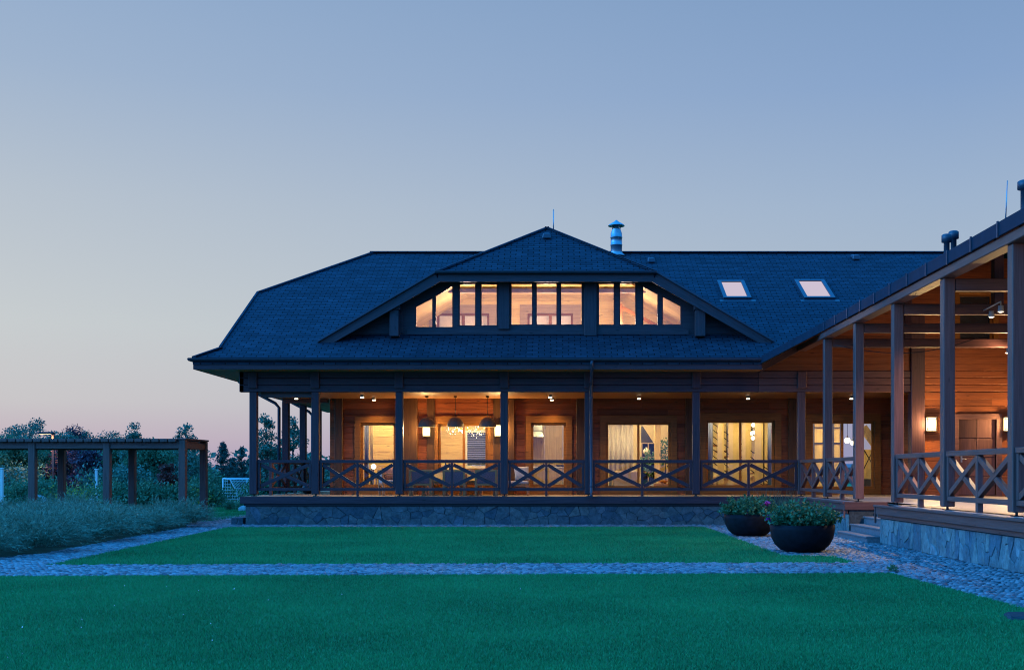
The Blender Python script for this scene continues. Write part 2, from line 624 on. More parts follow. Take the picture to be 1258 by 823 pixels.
# ------------------------------------------------------------------ mesh builder
class MB:
    def __init__(s):
        s.v, s.f, s.uv, s.sm = [], [], [], []

    def face(s, pts, uv=None, smooth=False):
        i = len(s.v)
        s.v += [tuple(p) for p in pts]
        s.f.append(tuple(range(i, i + len(pts))))
        if uv is None:
            a = Vector(pts[0])
            nrm = Vector((0, 0, 0))
            for k in range(1, len(pts) - 1):
                nrm += (Vector(pts[k]) - a).cross(Vector(pts[k + 1]) - a)
            nrm.normalize()
            u = Vector((0, 0, 1)).cross(nrm)
            u = Vector((1, 0, 0)) if u.length < 1e-4 else u.normalized()
            vv = nrm.cross(u)
            uv = [(Vector(p).dot(u), Vector(p).dot(vv)) for p in pts]
        s.uv.append(uv)
        s.sm.append(smooth)

    def hexa(s, c, L=None):
        """8 corners: bottom 4 ccw, top 4 ccw; UV u along the longest edge"""
        c = [Vector(p) for p in c]
        ax = [(c[1] - c[0]), (c[3] - c[0]), (c[4] - c[0])]
        k = max(range(3), key=lambda i: ax[i].length)
        d = ax[k].normalized()
        ou, ov = rng.random() * 40, rng.random() * 40
        i0 = len(s.v)
        s.v += [tuple(p) for p in c]
        for f in ((3, 2, 1, 0), (4, 5, 6, 7), (0, 1, 5, 4), (1, 2, 6, 5), (2, 3, 7, 6), (3, 0, 4, 7)):
            P = [c[i] for i in f]
            n = (P[1] - P[0]).cross(P[2] - P[0])
            n = n.normalized() if n.length > 1e-12 else Vector((0, 0, 1))
            e = n.cross(d)
            if e.length < .2:
                e = (P[1] - P[0]).normalized()
                dd = n.cross(e)
            else:
                e.normalize()
                dd = d
            s.f.append(tuple(i0 + i for i in f))
            s.uv.append([(p.dot(dd) + ou, p.dot(e) + ov) for p in P])
            s.sm.append(False)

    def box(s, x0, x1, y0, y1, z0, z1):
        s.hexa([(x0, y0, z0), (x1, y0, z0), (x1, y1, z0), (x0, y1, z0), (x0, y0, z1), (x1, y0, z1), (x1, y1, z1), (x0, y1, z1)])

    def beam(s, p0, p1, wd, ht, up=(0, 0, 1)):
        p0, p1 = Vector(p0), Vector(p1)
        d = (p1 - p0).normalized()
        sd_ = d.cross(Vector(up))
        if sd_.length < 1e-4:
            sd_ = d.cross(Vector((1, 0, 0)))
        sd_.normalize()
        u = sd_.cross(d).normalized()
        a, b = sd_ * wd / 2, u * ht / 2
        s.hexa([p0 + a - b, p1 + a - b, p1 - a - b, p0 - a - b, p0 + a + b, p1 + a + b, p1 - a + b, p0 - a + b])

    def tube(s, pts, r, n=8, smooth=True, cap=True):
        pts = [Vector(p) for p in pts]
        rs = r if isinstance(r, (list, tuple)) else [r] * len(pts)
        i0 = len(s.v)
        for k, p in enumerate(pts):
            a = pts[max(0, k - 1)]
            b = pts[min(len(pts) - 1, k + 1)]
            d = (b - a).normalized()
            ref = Vector((0, 0, 1)) if abs(d.z) < .9 else Vector((1, 0, 0))
            x = d.cross(ref).normalized()
            y = x.cross(d)
            for j in range(n):
                t = 2 * math.pi * j / n
                s.v.append(tuple(p + (x * math.cos(t) + y * math.sin(t)) * rs[k]))
        for k in range(len(pts) - 1):
            for j in range(n):
                a, b = i0 + k * n + j, i0 + k * n + (j + 1) % n
                s.f.append((a, b, b + n, a + n))
                s.uv.append([(k, j / n), (k, (j + 1) / n), (k + 1, (j + 1) / n), (k + 1, j / n)])
                s.sm.append(smooth)
        if cap:
            for f in (tuple(i0 + j for j in reversed(range(n))), tuple(i0 + (len(pts) - 1) * n + j for j in range(n))):
                s.f.append(f)
                s.uv.append([(0, 0)] * n)
                s.sm.append(False)

    def lathe(s, prof, c=(0, 0, 0), n=28, smooth=True):
        i0 = len(s.v)
        for r, z in prof:
            for j in range(n):
                t = 2 * math.pi * j / n
                s.v.append((c[0] + r * math.cos(t), c[1] + r * math.sin(t), c[2] + z))
        for k in range(len(prof) - 1):
            for j in range(n):
                a, b = i0 + k * n + j, i0 + k * n + (j + 1) % n
                s.f.append((a, b, b + n, a + n))
                s.uv.append([(j / n, k), ((j + 1) / n, k), ((j + 1) / n, k + 1), (j / n, k + 1)])
                s.sm.append(smooth)

    def slab(s, poly, t):
        """planar polygon (ccw from above) thickened straight down by t"""
        top = [Vector(p) for p in poly]
        bot = [p - Vector((0, 0, t)) for p in top]
        s.face(top)
        s.face(list(reversed(bot)))
        n = len(top)
        for k in range(n):
            a, b = k, (k + 1) % n
            s.face([bot[a], bot[b], top[b], top[a]])

    def plate(s, outer, holes, y0, y1):
        """upright plate in XZ from y0 (front) to y1 (back) with holes; outer/holes are lists of (x,z)"""
        loops = [outer] + list(holes)
        flatp = [p for lp in loops for p in lp]
        tris = tessellate_polygon([[Vector((x, z, 0)) for x, z in lp] for lp in loops])
        i0 = len(s.v)
        n = len(flatp)
        s.v += [(x, y0, z) for x, z in flatp] + [(x, y1, z) for x, z in flatp]
        for t in tris:
            A, B, C = [flatp[k] for k in t]
            cr = (B[0] - A[0]) * (C[1] - A[1]) - (B[1] - A[1]) * (C[0] - A[0])
            t = t if cr > 0 else (t[0], t[2], t[1])
            s.f.append(tuple(i0 + k for k in t))
            s.uv.append([flatp[k] for k in t])
            s.sm.append(False)
            tt = (t[0], t[2], t[1])
            s.f.append(tuple(i0 + n + k for k in tt))
            s.uv.append([flatp[k] for k in tt])
            s.sm.append(False)
        o = 0
        for lp in loops:
            m_ = len(lp)
            for k in range(m_):
                a, b = i0 + o + k, i0 + o + (k + 1) % m_
                s.f.append((a, b, b + n, a + n))
                P = [Vector(s.v[q]) for q in (a, b, b + n, a + n)]
                ln = (P[1] - P[0]).length
                s.uv.append([(0, 0), (ln, 0), (ln, abs(y1 - y0)), (0, abs(y1 - y0))])
                s.sm.append(False)
            o += m_

    def build(s, name, material, parent=None, bevel=0, world=True, recalc=True):
        me = bpy.data.meshes.new(name)
        me.from_pydata(s.v, [], s.f)
        ul = me.uv_layers.new(name='UVMap')
        ul.data.foreach_set('uv', [x for f in s.uv for p in f for x in p])
        me.polygons.foreach_set('use_smooth', s.sm)
        if recalc or bevel:
            bm = bmesh.new()
            bm.from_mesh(me)
            if bevel:
                bmesh.ops.bevel(bm, geom=[e for e in bm.edges if len(e.link_faces) == 2 and e.calc_face_angle(0) > .5], offset=bevel, segments=1, affect='EDGES', clamp_overlap=True)
            if recalc:
                bmesh.ops.recalc_face_normals(bm, faces=bm.faces)
            bm.to_mesh(me)
            bm.free()
        me.materials.append(material)
        o = bpy.data.objects.new(name, me)
        col.objects.link(o)
        if parent is not None:
            put(o, parent, world)
        return o


def root_of(o):
    while o.parent:
        o = o.parent
    return o


def put(o, parent, world=True):
    o.parent = parent
    if world:
        q = parent
        m = q.matrix_basis.copy()
        while q.parent:
            m = q.parent.matrix_basis @ q.matrix_parent_inverse @ m
            q = q.parent
        o.matrix_parent_inverse = m.inverted()


def tag(o, label, cat, group=None, kind=None):
    if label:
        o['label'] = label
    if cat:
        o['category'] = cat
    if group:
        o['group'] = group
    if kind:
        o['kind'] = kind
    return o


def empty(name, loc=(0, 0, 0), rz=0):
    o = bpy.data.objects.new(name, None)
    o.location = loc
    o.rotation_euler = (0, 0, rz)
    o.empty_display_size = .2
    col.objects.link(o)
    return o


def copy_tree(o, parent=None):
    c = o.copy()
    col.objects.link(c)
    if parent is not None:
        c.parent = parent
        c.matrix_parent_inverse = o.matrix_parent_inverse.copy()
    for ch in list(o.children):
        copy_tree(ch, c)
    return c


def lamp(name, kind, loc, power, color=(1, .58, .24), radius=.05, spot=None, target=None, parent=None, blend=.6):
    d = bpy.data.lights.new(name, kind)
    d.energy = power
    d.color = color
    if kind == 'AREA':
        d.size = radius
    else:
        d.shadow_soft_size = radius
    if spot:
        d.spot_size = R(spot)
        d.spot_blend = blend
    o = bpy.data.objects.new(name, d)
    col.objects.link(o)
    o.location = loc
    if target is not None:
        o.rotation_euler = (Vector(target) - Vector(loc)).to_track_quat('-Z', 'Y').to_euler()
    if parent is not None:
        put(o, parent)
    return o


def raw_mesh(name, V, Fc, material, smooth=False):
    """fast mesh from numpy arrays; Fc is (n,k)"""
    me = bpy.data.meshes.new(name)
    nv, nf, k = len(V), len(Fc), Fc.shape[1]
    me.vertices.add(nv)
    me.vertices.foreach_set('co', np.ascontiguousarray(V, dtype=np.float32).ravel())
    me.loops.add(nf * k)
    me.loops.foreach_set('vertex_index', np.ascontiguousarray(Fc, dtype=np.int32).ravel())
    me.polygons.add(nf)
    me.polygons.foreach_set('loop_start', np.arange(0, nf * k, k, dtype=np.int32))
    me.polygons.foreach_set('loop_total', np.full(nf, k, dtype=np.int32))
    if smooth:
        me.polygons.foreach_set('use_smooth', np.ones(nf, dtype=bool))
    me.update(calc_edges=True)
    me.validate()
    me.materials.append(material)
    return me


def link(name, me, parent=None, world=False):
    o = bpy.data.objects.new(name, me)
    col.objects.link(o)
    if parent is not None:
        put(o, parent, world)
    return o


def at(px, py, Y):
    return ((px - 685) * Y / F, Y, EYE + (582 - py) * Y / F)


def gnd(px, py):
    Y = F * EYE / (py - 582)
    return ((px - 685) * Y / F, Y)


# ================================================================== SETTING
DECK = 0.83
YF, YW = 33.0, 35.8           # porch front line, main wall
SW = F / YW


def Xw(px):
    return (px - 685) / SW


def Zw(py):
    return EYE + (582 - py) / SW


def sheet(name, pts, z, material):
    mb = MB()
    mb.face([(x, y, z) for x, y in pts])
    o = mb.build(name, material, recalc=False)
    tag(o, None, None, kind='structure')
    return o


g = sheet('ground', [(-1500, -200), (1500, -200), (1500, 2500), (-1500, 2500)], 0, M['meadow'])

# far hill, a low ridge with volume
hv, hf = [], []
nx, ny = 60, 8
for j in range(ny + 1):
    for i in range(nx + 1):
        x = -900 + 1800 * i / nx
        y = 900 + 500 * j / ny
        h = 14 * math.sin(math.pi * j / ny) * (.75 + .35 * math.sin(x * .006 + 1) + .15 * math.sin(x * .021)) - .5
        hv.append((x, y, h))
for j in range(ny):
    for i in range(nx):
        a = j * (nx + 1) + i
        hf.append((a, a + 1, a + nx + 2, a + nx + 1))
o = link('hill', raw_mesh('hill', np.array(hv), np.array(hf), M['hill'], True))
tag(o, None, None, kind='structure')

# lawns: near and far, each a sheet of turf with real blades on it
NEAR = [(-40, 2.0), (4.9, 2.0), (5.07, 12.57), (4.9, 16.95), (-10.2, 16.35), (-40, 15.2)]
FAR = [(-8.1, 18.35), (4.88, 18.85), (4.88, 20.3), (4.02, 20.6), (4.02, 31.55), (-8.95, 31.4)]


def inside(poly, x, y):
    r = np.zeros(len(x), bool)
    n = len(poly)
    for i in range(n):
        x1, y1 = poly[i]
        x2, y2 = poly[(i + 1) % n]
        c = ((y1 > y) != (y2 > y)) & (x < (x2 - x1) * (y - y1) / (y2 - y1 + 1e-12) + x1)
        r ^= c
    return r


nr = np.random.default_rng(3)


def blades(poly, n, h, wdt, box, near_bias=False):
    x = nr.uniform(box[0], box[1], n)
    y = nr.uniform(box[2], box[3], n)
    if near_bias:
        y = box[2] + (box[3] - box[2]) * nr.uniform(0, 1, n) ** 1.35
    k = inside(poly, x + nr.normal(0, .025, n), y + nr.normal(0, .04, n))
    x, y = x[k], y[k]
    m = len(x)
    a = nr.uniform(0, 2 * math.pi, m)
    # slow patches of longer and shorter grass
    pat = .97 + .05 * np.sin(x * 1.9 + 2 * np.sin(y * 1.1)) * np.sin(y * 1.4 + x * .5 + 1.3 * np.sin(x * .37))
    hh = h * pat * nr.uniform(.55, 1.25, m)
    ln = nr.uniform(.1, .9, m) * hh
    la = nr.uniform(0, 2 * math.pi, m)
    wx, wy = np.cos(a) * wdt * .5, np.sin(a) * wdt * .5
    V = np.empty((m, 3, 3))
    V[:, 0] = np.stack([x - wx, y - wy, np.full(m, .01)], 1)
    V[:, 1] = np.stack([x + wx, y + wy, np.full(m, .01)], 1)
    V[:, 2] = np.stack([x + np.cos(la) * ln, y + np.sin(la) * ln, .01 + hh], 1)
    return V.reshape(-1, 3), np.arange(m * 3).reshape(-1, 3)


sheet('lawn', NEAR, .012, M['turf'])
sheet('lawn', FAR, .012, M['turf'])
V, Fc = blades(NEAR, 640000, .029, .010, (-9, 5.1, 7.6, 17.0), True)
o = link('lawn_grass', raw_mesh('lawn_grass', V, Fc, M['blade']))
tag(o, 'short mown grass of the near lawn in front of the cobbled strip', 'grass', kind='stuff')
V, Fc = blades(FAR, 260000, .045, .015, (-9.2, 5, 18.2, 31.7))
o = link('lawn_grass', raw_mesh('lawn_grass', V, Fc, M['blade']))
tag(o, 'short mown grass of the lawn between the cobbled strip and the house', 'grass', kind='stuff')
BACK = [(-16, 34.5), (-10.4, 34.2), (-10.4, 60), (-26, 60)]
V, Fc = blades([(-18, 36.8), (-10.6, 34.8), (-10.6, 55), (-22, 55)], 90000, .06, .03, (-22, -10.5, 34.5, 55))
o = link('lawn_grass', raw_mesh('lawn_grass', V, Fc, M['blade']))
tag(o, 'strip of grass beside the house end below the football goal', 'grass', kind='stuff')

# cobbled paths: grit bed and real setts
CROSS = [(-12.5, 16.25), (4.9, 16.95), (4.88, 18.85), (-8.1, 18.35), (-12.5, 18.2)]
LEFTP = [(-12.5, 18.2), (-8.1, 18.35), (-8.95, 31.4), (-8.95, 32.4), (-10.3, 36.0), (-9.3, 45), (-10.6, 45), (-11.6, 36.2), (-10.1, 31.6), (-9.35, 21), (-9.9, 18.9)]
BACKP = [(-8.95, 31.4), (4.02, 31.55), (4.02, 33.1), (-8.95, 33.1)]
RIGHTP = [(4.02, 20.6), (4.88, 20.3), (4.9, 16.95), (5.07, 12.57), (5.2, 8.0), (6.95, 8.0), (6.95, 33.1), (4.02, 33.1)]
BASE = [(-13, 15.9), (5.0, 16.6), (5.3, 7.5), (7.2, 7.5), (7.2, 33.3), (-8.9, 33.3), (-8.6, 45.2), (-11.9, 45.2), (-12.1, 36.2), (-10.5, 31), (-9.8, 21), (-13, 19)]
sheet('path_bed', BASE, .006, M['grit'])


def cobbles(name, poly, sxz, syz, ang=0):
    xs = [p[0] for p in poly]
    ys = [p[1] for p in poly]
    x0, x1, y0, y1 = min(xs), max(xs), min(ys), max(ys)
    gx = np.arange(x0, x1, sxz)
    gy = np.arange(y0, y1, syz)
    X, Y = np.meshgrid(gx, gy)
    X = X + (np.arange(len(gy)) % 2)[:, None] * sxz * .5
    X = X.ravel() + nr.normal(0, .010, X.size)
    Y = Y.ravel() + nr.normal(0, .008, Y.size)
    k = inside(poly, X, Y)
    X, Y = X[k], Y[k]
    m = len(X)
    hw, hl = sxz * nr.uniform(.40, .48, m), syz * nr.uniform(.40, .48, m)
    zt = nr.uniform(.026, .044, m)
    tx, ty = nr.normal(0, .08, m), nr.normal(0, .08, m)
    an = nr.normal(0, .10, m)
    V = np.empty((m, 12, 3))
    ring = [(-1, -1), (1, -1), (1, 1), (-1, 1)]
    for lev, (kk, dz) in enumerate(((1.0, -.05), (1.0, -.014), (.66, 0))):
        for q, (a, b) in enumerate(ring):
            lx, ly = a * hw * kk, b * hl * kk
            if lev == 1:
                pass
            rx = lx * np.cos(an) - ly * np.sin(an)
            ry = lx * np.sin(an) + ly * np.cos(an)
            z = zt + dz + (tx * lx + ty * ly) * (1 if lev else 0)
            V[:, lev * 4 + q] = np.stack([X + rx, Y + ry, z], 1)
    fc = []
    for lev in (0, 1):
        for q in range(4):
            a, b = lev * 4 + q, lev * 4 + (q + 1) % 4
            fc.append((a, b, b + 4, a + 4))
    fc.append((8, 9, 10, 11))
    fc = np.array(fc)
    Fc = (fc[None] + (np.arange(m) * 12)[:, None, None]).reshape(-1, 4)
    o = link(name, raw_mesh(name, V.reshape(-1, 3), Fc, M['setts'], False))
    tag(o, None, None, kind='structure')


cobbles('cobbled_path', CROSS, .086, .082)
cobbles('cobbled_path', LEFTP, .098, .09)
cobbles('cobbled_path', BACKP, .13, .13)
cobbles('cobbled_path', RIGHTP, .088, .084)
sheet('planting_bed', [(-22, 18.9), (-9.9, 18.9), (-9.35, 21), (-10.1, 31.6), (-11.2, 34.6), (-22, 37)], .018, M['bed'])

# ================================================================== HOUSE
house = empty('timber_house', (0, 35.8, 0))
tag(house, 'long dark timber house with shingled roof, central dormer and lit glazed porch', 'house')


def plank_wall(name, x0, x1, z0, z1, yf, holes, material, parent, th=.2, h=.195, faces=-1, axis='x', joint=3.4):
    """courses of boards with chamfered long edges; holes = (x0,x1,z0,z1). axis 'y' makes a wall along Y (x,y swap)"""
    mb = MB()
    nc = max(1, round((z1 - z0) / h))
    hh = (z1 - z0) / nc
    for c in range(nc):
        a, b = z0 + c * hh, z0 + (c + 1) * hh
        cuts = sorted({a, b} | {q for hl in holes for q in hl[2:4] if a + .01 < q < b - .01})
        for p, q in zip(cuts, cuts[1:]):
            segs = [(x0, x1)]
            for hl in holes:
                if hl[2] < q - .005 and hl[3] > p + .005:
                    ns = []
                    for s0, s1 in segs:
                        if hl[0] > s0:
                            ns.append((s0, min(s1, hl[0])))
                        if hl[1] < s1:
                            ns.append((max(s0, hl[1]), s1))
                    segs = [t for t in ns if t[1] - t[0] > .01]
            for s0, s1 in segs:
                # board joints
                xs = [s0]
                while s1 - xs[-1] > joint:
                    xs.append(xs[-1] + joint * rng.uniform(.5, .9))
                xs.append(s1)
                for u0, u1 in zip(xs, xs[1:]):
                    u1 -= .002 if u1 < s1 else 0
                    ch = min(.009, (q - p) * .3)
                    f = yf + rng.uniform(-.002, .002)
                    bk = yf + th
                    prof = [(f + ch, p), (f, p + ch), (f, q - ch), (f + ch, q - .001), (bk, q - .001), (bk, p)]
                    ou, ov = rng.random() * 40, rng.random() * 40
                    i0 = len(mb.v)
                    for xx in (u0, u1):
                        for (yy, zz) in prof:
                            mb.v.append((xx, yy, zz) if axis == 'x' else (yy, xx, zz))
                    n = len(prof)
                    for k in range(n):
                        k2 = (k + 1) % n
                        mb.f.append((i0 + k, i0 + n + k, i0 + n + k2, i0 + k2))
                        l0, l1 = ov + k * .08, ov + k * .08 + .08
                        if k == 1:
                            l0, l1 = ov + p - z0, ov + q - z0
                        mb.uv.append([(u0 + ou, l0), (u1 + ou, l0), (u1 + ou, l1), (u0 + ou, l1)])
                        mb.sm.append(False)
                    for f_ in (tuple(i0 + k for k in range(n)), tuple(i0 + n + k for k in reversed(range(n)))):
                        mb.f.append(f_)
                        mb.uv.append([(0, 0)] * n)
                        mb.sm.append(False)
    return mb.build(name, material, parent)


def window(parent, x0, x1, z0, z1, yf, mull=(), tw=.17, th=None, bottom=None, name='glazed_door', fr=.07, fm='frame'):
    """trim (the part), then frame, panes as sub-parts"""
    th = tw + .03 if th is None else th
    zb = z0 - tw if bottom is None else bottom
    mb = MB()
    mb.plate([(x0 - tw, zb), (x1 + tw, zb), (x1 + tw, z1 + th), (x0 - tw, z1 + th)], [[(x0, z0), (x1, z0), (x1, z1), (x0, z1)]], yf - .05, yf + .06)
    t = mb.build(name, M['trim'], parent, .006)
    xs = [x0] + list(mull) + [x1]
    mb = MB()
    holes = []
    for a, b in zip(xs, xs[1:]):
        holes.append((a + fr * (1 if a == x0 else .5), b - fr * (1 if b == x1 else .5)))
    mb.plate([(x0, z0), (x1, z0), (x1, z1), (x0, z1)], [[(a, z0 + fr), (b, z0 + fr), (b, z1 - fr), (a, z1 - fr)] for a, b in holes], yf + .061, yf + .13)
    mb.build('frame', M[fm], t, .004)
    for a, b in holes:
        mb = MB()
        mb.box(a - .01, b + .01, yf + .09, yf + .10, z0 + fr - .01, z1 - fr + .01)
        mb.build('pane', M['glass'], t)
    return t


W = [  # px0, px1, py top, py bottom, mullions, trim w
    (443, 486, 519.5, 597.5, [], .17),
    (538.5, 599, 520.5, 597.5, [569.5], .20),
    (652.5, 695.5, 519.5, 597.5, [], .18),
    (744.5, 824, 519, 599.5, [784.5], .19),
    (867.5, 951.5, 516.5, 598.5, [910], .20),
    (996.5, 1074, 517.5, 600, [1035.5], .20),
]
holes = []
for a, b, t, bt, mm, tw in W:
    x0, x1, z0, z1 = Xw(a), Xw(b), Zw(bt), Zw(t)
    holes.append((x0, x1, z0, z1))
    window(house, x0, x1, z0, z1, YW, [Xw(q) for q in mm], tw, bottom=DECK + .003)
plank_wall('front_wall', -7.05, 10.46, DECK, 3.86, YW, holes, M['wall'], house)
plank_wall('end_wall', YW + .201, 48.2, DECK, 3.86, -7.05, [], M['wall'], house, axis='y')
plank_wall('return_wall', YF + .2, YW - .001, DECK, 3.86, 10.3, [], M['wall'], house, axis='y')
# upright log ends where inner walls meet the front
for a, b in ((412, 421.5), (496.5, 513), (524.5, 534), (624.5, 632), (708, 720), (842, 851), (968, 980)):
    x0, x1 = Xw(a), Xw(b)
    mb = MB()
    mb.box(x0, x1, YW - .13 if a not in (524.5,) else YW - .06, YW + .02, DECK, 3.80)
    mb.build('pilaster', M['pil'], house, .01)

# porch floor, plinth and edge boards
mb = MB()
yy = 32.76
k = 0
while yy < YW - .01:
    y2 = min(yy + .14, YW - .001)
    mb.box(-8.95, 10.29, yy, y2 - .006, DECK - .035, DECK)
    yy += .14
xx = -8.95
while xx < -7.07:
    mb.box(xx, min(xx + .134, -7.06), YW + .001, 44, DECK - .035, DECK)
    xx += .14
mb.build('porch_deck', M['deck'], house, 0)
mb = MB()
mb.box(-9.0, 6.62, 32.74, 32.759, DECK - .20, DECK - .001)
mb.box(-8.97, -8.951, 32.761, 44, DECK - .20, DECK - .001)
mb.build('deck_fascia', M['beam'], house, .004)
mb = MB()
mb.box(-8.86, 6.6, 32.84, 33.0, 0, DECK - .04)
mb.box(-8.86, -8.7, 33.001, 43.9, 0, DECK - .04)
mb.build('stone_plinth', M['mortar'], house)
mb = MB()
mb.box(-8.90, 6.6, 32.80, 32.839, DECK - .27, DECK - .201)
mb.build('plinth_shade_strip', M['black'], house)  # black strip put in for the shaded recess between deck edge and stone



def cladding(name, parent, u0, u1, v0, v1, place_, n, seed, m, sx_=1.0, sy_=1.0, gap=.010):
    """irregular flat stones, each its own raised piece; place_(u, v, d) gives the point, d = how far it stands out"""
    r = random.Random(seed)
    W_, H_ = (u1 - u0), (v1 - v0)
    P = []
    tries = 0
    md = .62 * math.sqrt(W_ * H_ / n)
    while len(P) < n and tries < n * 60:
        tries += 1
        q = (u0 + W_ * r.random(), v0 + H_ * r.random())
        if all(((q[0] - p[0]) / sx_) ** 2 + ((q[1] - p[1]) / sy_) ** 2 > (md * r.uniform(.55, 1)) ** 2 for p in P):
            P.append(q)
    mb = MB()
    for i, p in enumerate(P):
        poly = [(u0, v0), (u1, v0), (u1, v1), (u0, v1)]
        for j, q in enumerate(P):
            if i == j or abs(q[0] - p[0]) > 2.2 * sx_:
                continue
            dx, dy = (q[0] - p[0]) / sx_ ** 2, (q[1] - p[1]) / sy_ ** 2
            mx_, my_ = (p[0] + q[0]) / 2, (p[1] + q[1]) / 2
            out = []
            for a, b in zip(poly, poly[1:] + poly[:1]):
                da = (a[0] - mx_) * dx + (a[1] - my_) * dy
                db = (b[0] - mx_) * dx + (b[1] - my_) * dy
                if da <= 0:
                    out.append(a)
                if (da < 0 < db) or (db < 0 < da):
                    t = da / (da - db)
                    out.append((a[0] + (b[0] - a[0]) * t, a[1] + (b[1] - a[1]) * t))
            poly = out
            if len(poly) < 3:
                break
        if len(poly) < 3:
            continue
        cx_, cy_ = sum(a[0] for a in poly) / len(poly), sum(a[1] for a in poly) / len(poly)
        rad = max(.05, sum(math.hypot(a[0] - cx_, a[1] - cy_) for a in poly) / len(poly))
        k1 = max(.4, 1 - gap / rad)
        k2 = max(.3, 1 - (gap + .014) / rad)
        d = r.uniform(.010, .026)
        tu, tv = r.gauss(0, .03), r.gauss(0, .03)
        wob = [r.uniform(-.010, .010) for _ in poly]
        A = [(cx_ + (a[0] - cx_) * k1 + w_, cy_ + (a[1] - cy_) * k1) for a, w_ in zip(poly, wob)]
        B = [(cx_ + (a[0] - cx_) * k2 + w_, cy_ + (a[1] - cy_) * k2) for a, w_ in zip(poly, wob)]
        n_ = len(poly)
        i0 = len(mb.v)
        mb.v += [place_(a[0], a[1], -.02) for a in A] + [place_(a[0], a[1], d * .7) for a in A] + [place_(b[0], b[1], d + (b[0] - cx_) * tu + (b[1] - cy_) * tv) for b in B]
        ring = A + A + B
        for lv in (0, 1):
            for k in range(n_):
                a, b = lv * n_ + k, lv * n_ + (k + 1) % n_
                f_ = (a, b, b + n_, a + n_)
                mb.f.append(tuple(i0 + q for q in f_))
                mb.uv.append([ring[q] for q in f_])
                mb.sm.append(False)
        mb.f.append(tuple(i0 + 2 * n_ + k for k in range(n_)))
        mb.uv.append(B)
        mb.sm.append(False)
    return mb.build(name, M[m], parent)


cladding('stone_facing', house, -8.86, 6.6, 0.02, DECK - .275, lambda u, v, d: (u, 32.84 - d, v), 150, 5, 'slate', 1.15, .9, .005)
# porch posts, blocks, front beam
PX = [-8.67, -6.90, -4.51, -1.52, .88, 3.95, 6.95]
def post(x, y, z0, z1, m, parent, wd=.21):
    mb = MB()
    mb.box(x - wd / 2, x + wd / 2, y - wd / 2, y + wd / 2, z0 + .06, z1)
    p = mb.build('porch_post', M[m], parent, .012)
    mb = MB()
    mb.tube([(x, y, z0 - .0), (x, y, z0 + .07)], .022, 8)
    mb.box(x - .07, x + .07, y - .07, y + .07, z0 + .0005, z0 + .012)
    mb.build('post_foot', M['black'], p)
    return p
for x in PX[:-1]:
    post(x, YF, DECK, 3.80, 'beam', house)
post(6.95, YF, DECK, 3.80, 'wing', house)
for y in (36.9, 39.4, 41.9):
    post(-8.67, y, DECK, 3.80, 'beam', house)
mb = MB()
z = 3.80
for k in range(3):
    mb.box(-9.06, 5.72, YF - .10, YF + .10, z, z + .197)
    z += .2
mb.build('porch_beam', M['beam'], house, .012)
mb = MB()
z = 3.80
for k in range(3):
    mb.box(5.72, 10.28, YF - .10, YF + .10, z, z + .197)
    z += .2
mb.build('porch_beam', M['wing'], house, .012)
mb = MB()
for k in range(3):
    mb.box(-8.77, -8.57, YF + .101, 44, 3.80 + k * .2, 3.997 + k * .2)
mb.build('porch_beam', M['beam'], house, .012)
for x in PX:
    mb = MB()
    mb.box(x - .125, x + .125, YF - .17, YF - .103, 3.90, 4.37)
    mb.build('beam_block', M['beam'] if x < 6 else M['wing'], house, .01)
mb = MB()
mb.box(-9.06, -8.93, YF - .1, YF + .1, 3.80, 4.40)
mb.build('beam_end', M['beam'], house, .01)
# ceiling of the porch: boards along X
mb = MB()
yy = YF + .105
while yy < YW:
    mb.box(-8.56, 10.28, yy, yy + .136, 3.80, 3.83)
    yy += .14
xx = -8.56
while xx < -7.1:
    mb.box(xx, xx + .136, YW + .08, 44, 3.80, 3.83)
    xx += .14
mb.build('porch_ceiling', M['ceil'], house)
mb = MB()
mb.box(-8.5, -7.0, YF + .106, YF + .25, 3.66, 3.799)
mb.build('ceiling_joist', M['wing'], house, .01)
mb = MB()
mb.box(-8.5, -7.1, YW - .1, YW + .08, 3.66, 3.799)
mb.build('ceiling_joist', M['wing'], house, .01)

# railings
def railing(parent, p0, p1, nx_, m, z0=DECK, deep=.07):
    p0, p1 = Vector((*p0, 0)), Vector((*p1, 0))
    d = (p1 - p0)
    Ln = d.length
    d.normalize()
    def P(u, z):
        q = p0 + d * u
        return (q.x, q.y, z)
    zt, zb = z0 + 1.04, z0 + .16
    mb = MB()
    mb.beam(P(0, zt - .045), P(Ln, zt - .045), deep + .04, .09)
    r = mb.build('railing', M[m], parent, .006)
    mb = MB()
    mb.beam(P(0, zb + .0425), P(Ln, zb + .0425), deep, .085)
    mb.build('bottom_rail', M[m], r, .006)
    us = [.045 + (Ln - .09) * i / nx_ for i in range(nx_ + 1)]
    for i, u in enumerate(us):
        lo = z0 + .003 if 0 < i < nx_ else zb + .0855
        mb = MB()
        if 0 < i < nx_:
            mb.beam(P(u, lo), P(u, zb - .0005), .095, deep - .004, up=d)
            mb.beam(P(u, zb + .0855), P(u, zt - .0905), .095, deep - .004, up=d)
        else:
            mb.beam(P(u, lo), P(u, zt - .0905), .11, deep - .004, up=d)
        mb.build('baluster', M[m], r, .004)
    a, b = zb + .085, zt - .09
    hw = .05
    for u0, u1 in zip(us, us[1:]):
        for flip in (0, 1):
            q0, q1 = (a, b) if not flip else (b, a)
            s0, s1 = u0 + .045, u1 - .045
            mb = MB()
            inset = .006 if flip else 0
            mb.beam(P(s0, q0 + (hw if q0 == a else -hw)), P(s1, q1 + (hw if q1 == a else -hw)), deep - .012 - inset * 2, hw * 2)
            mb.build('cross_brace', M[m], r, .004)
    return r

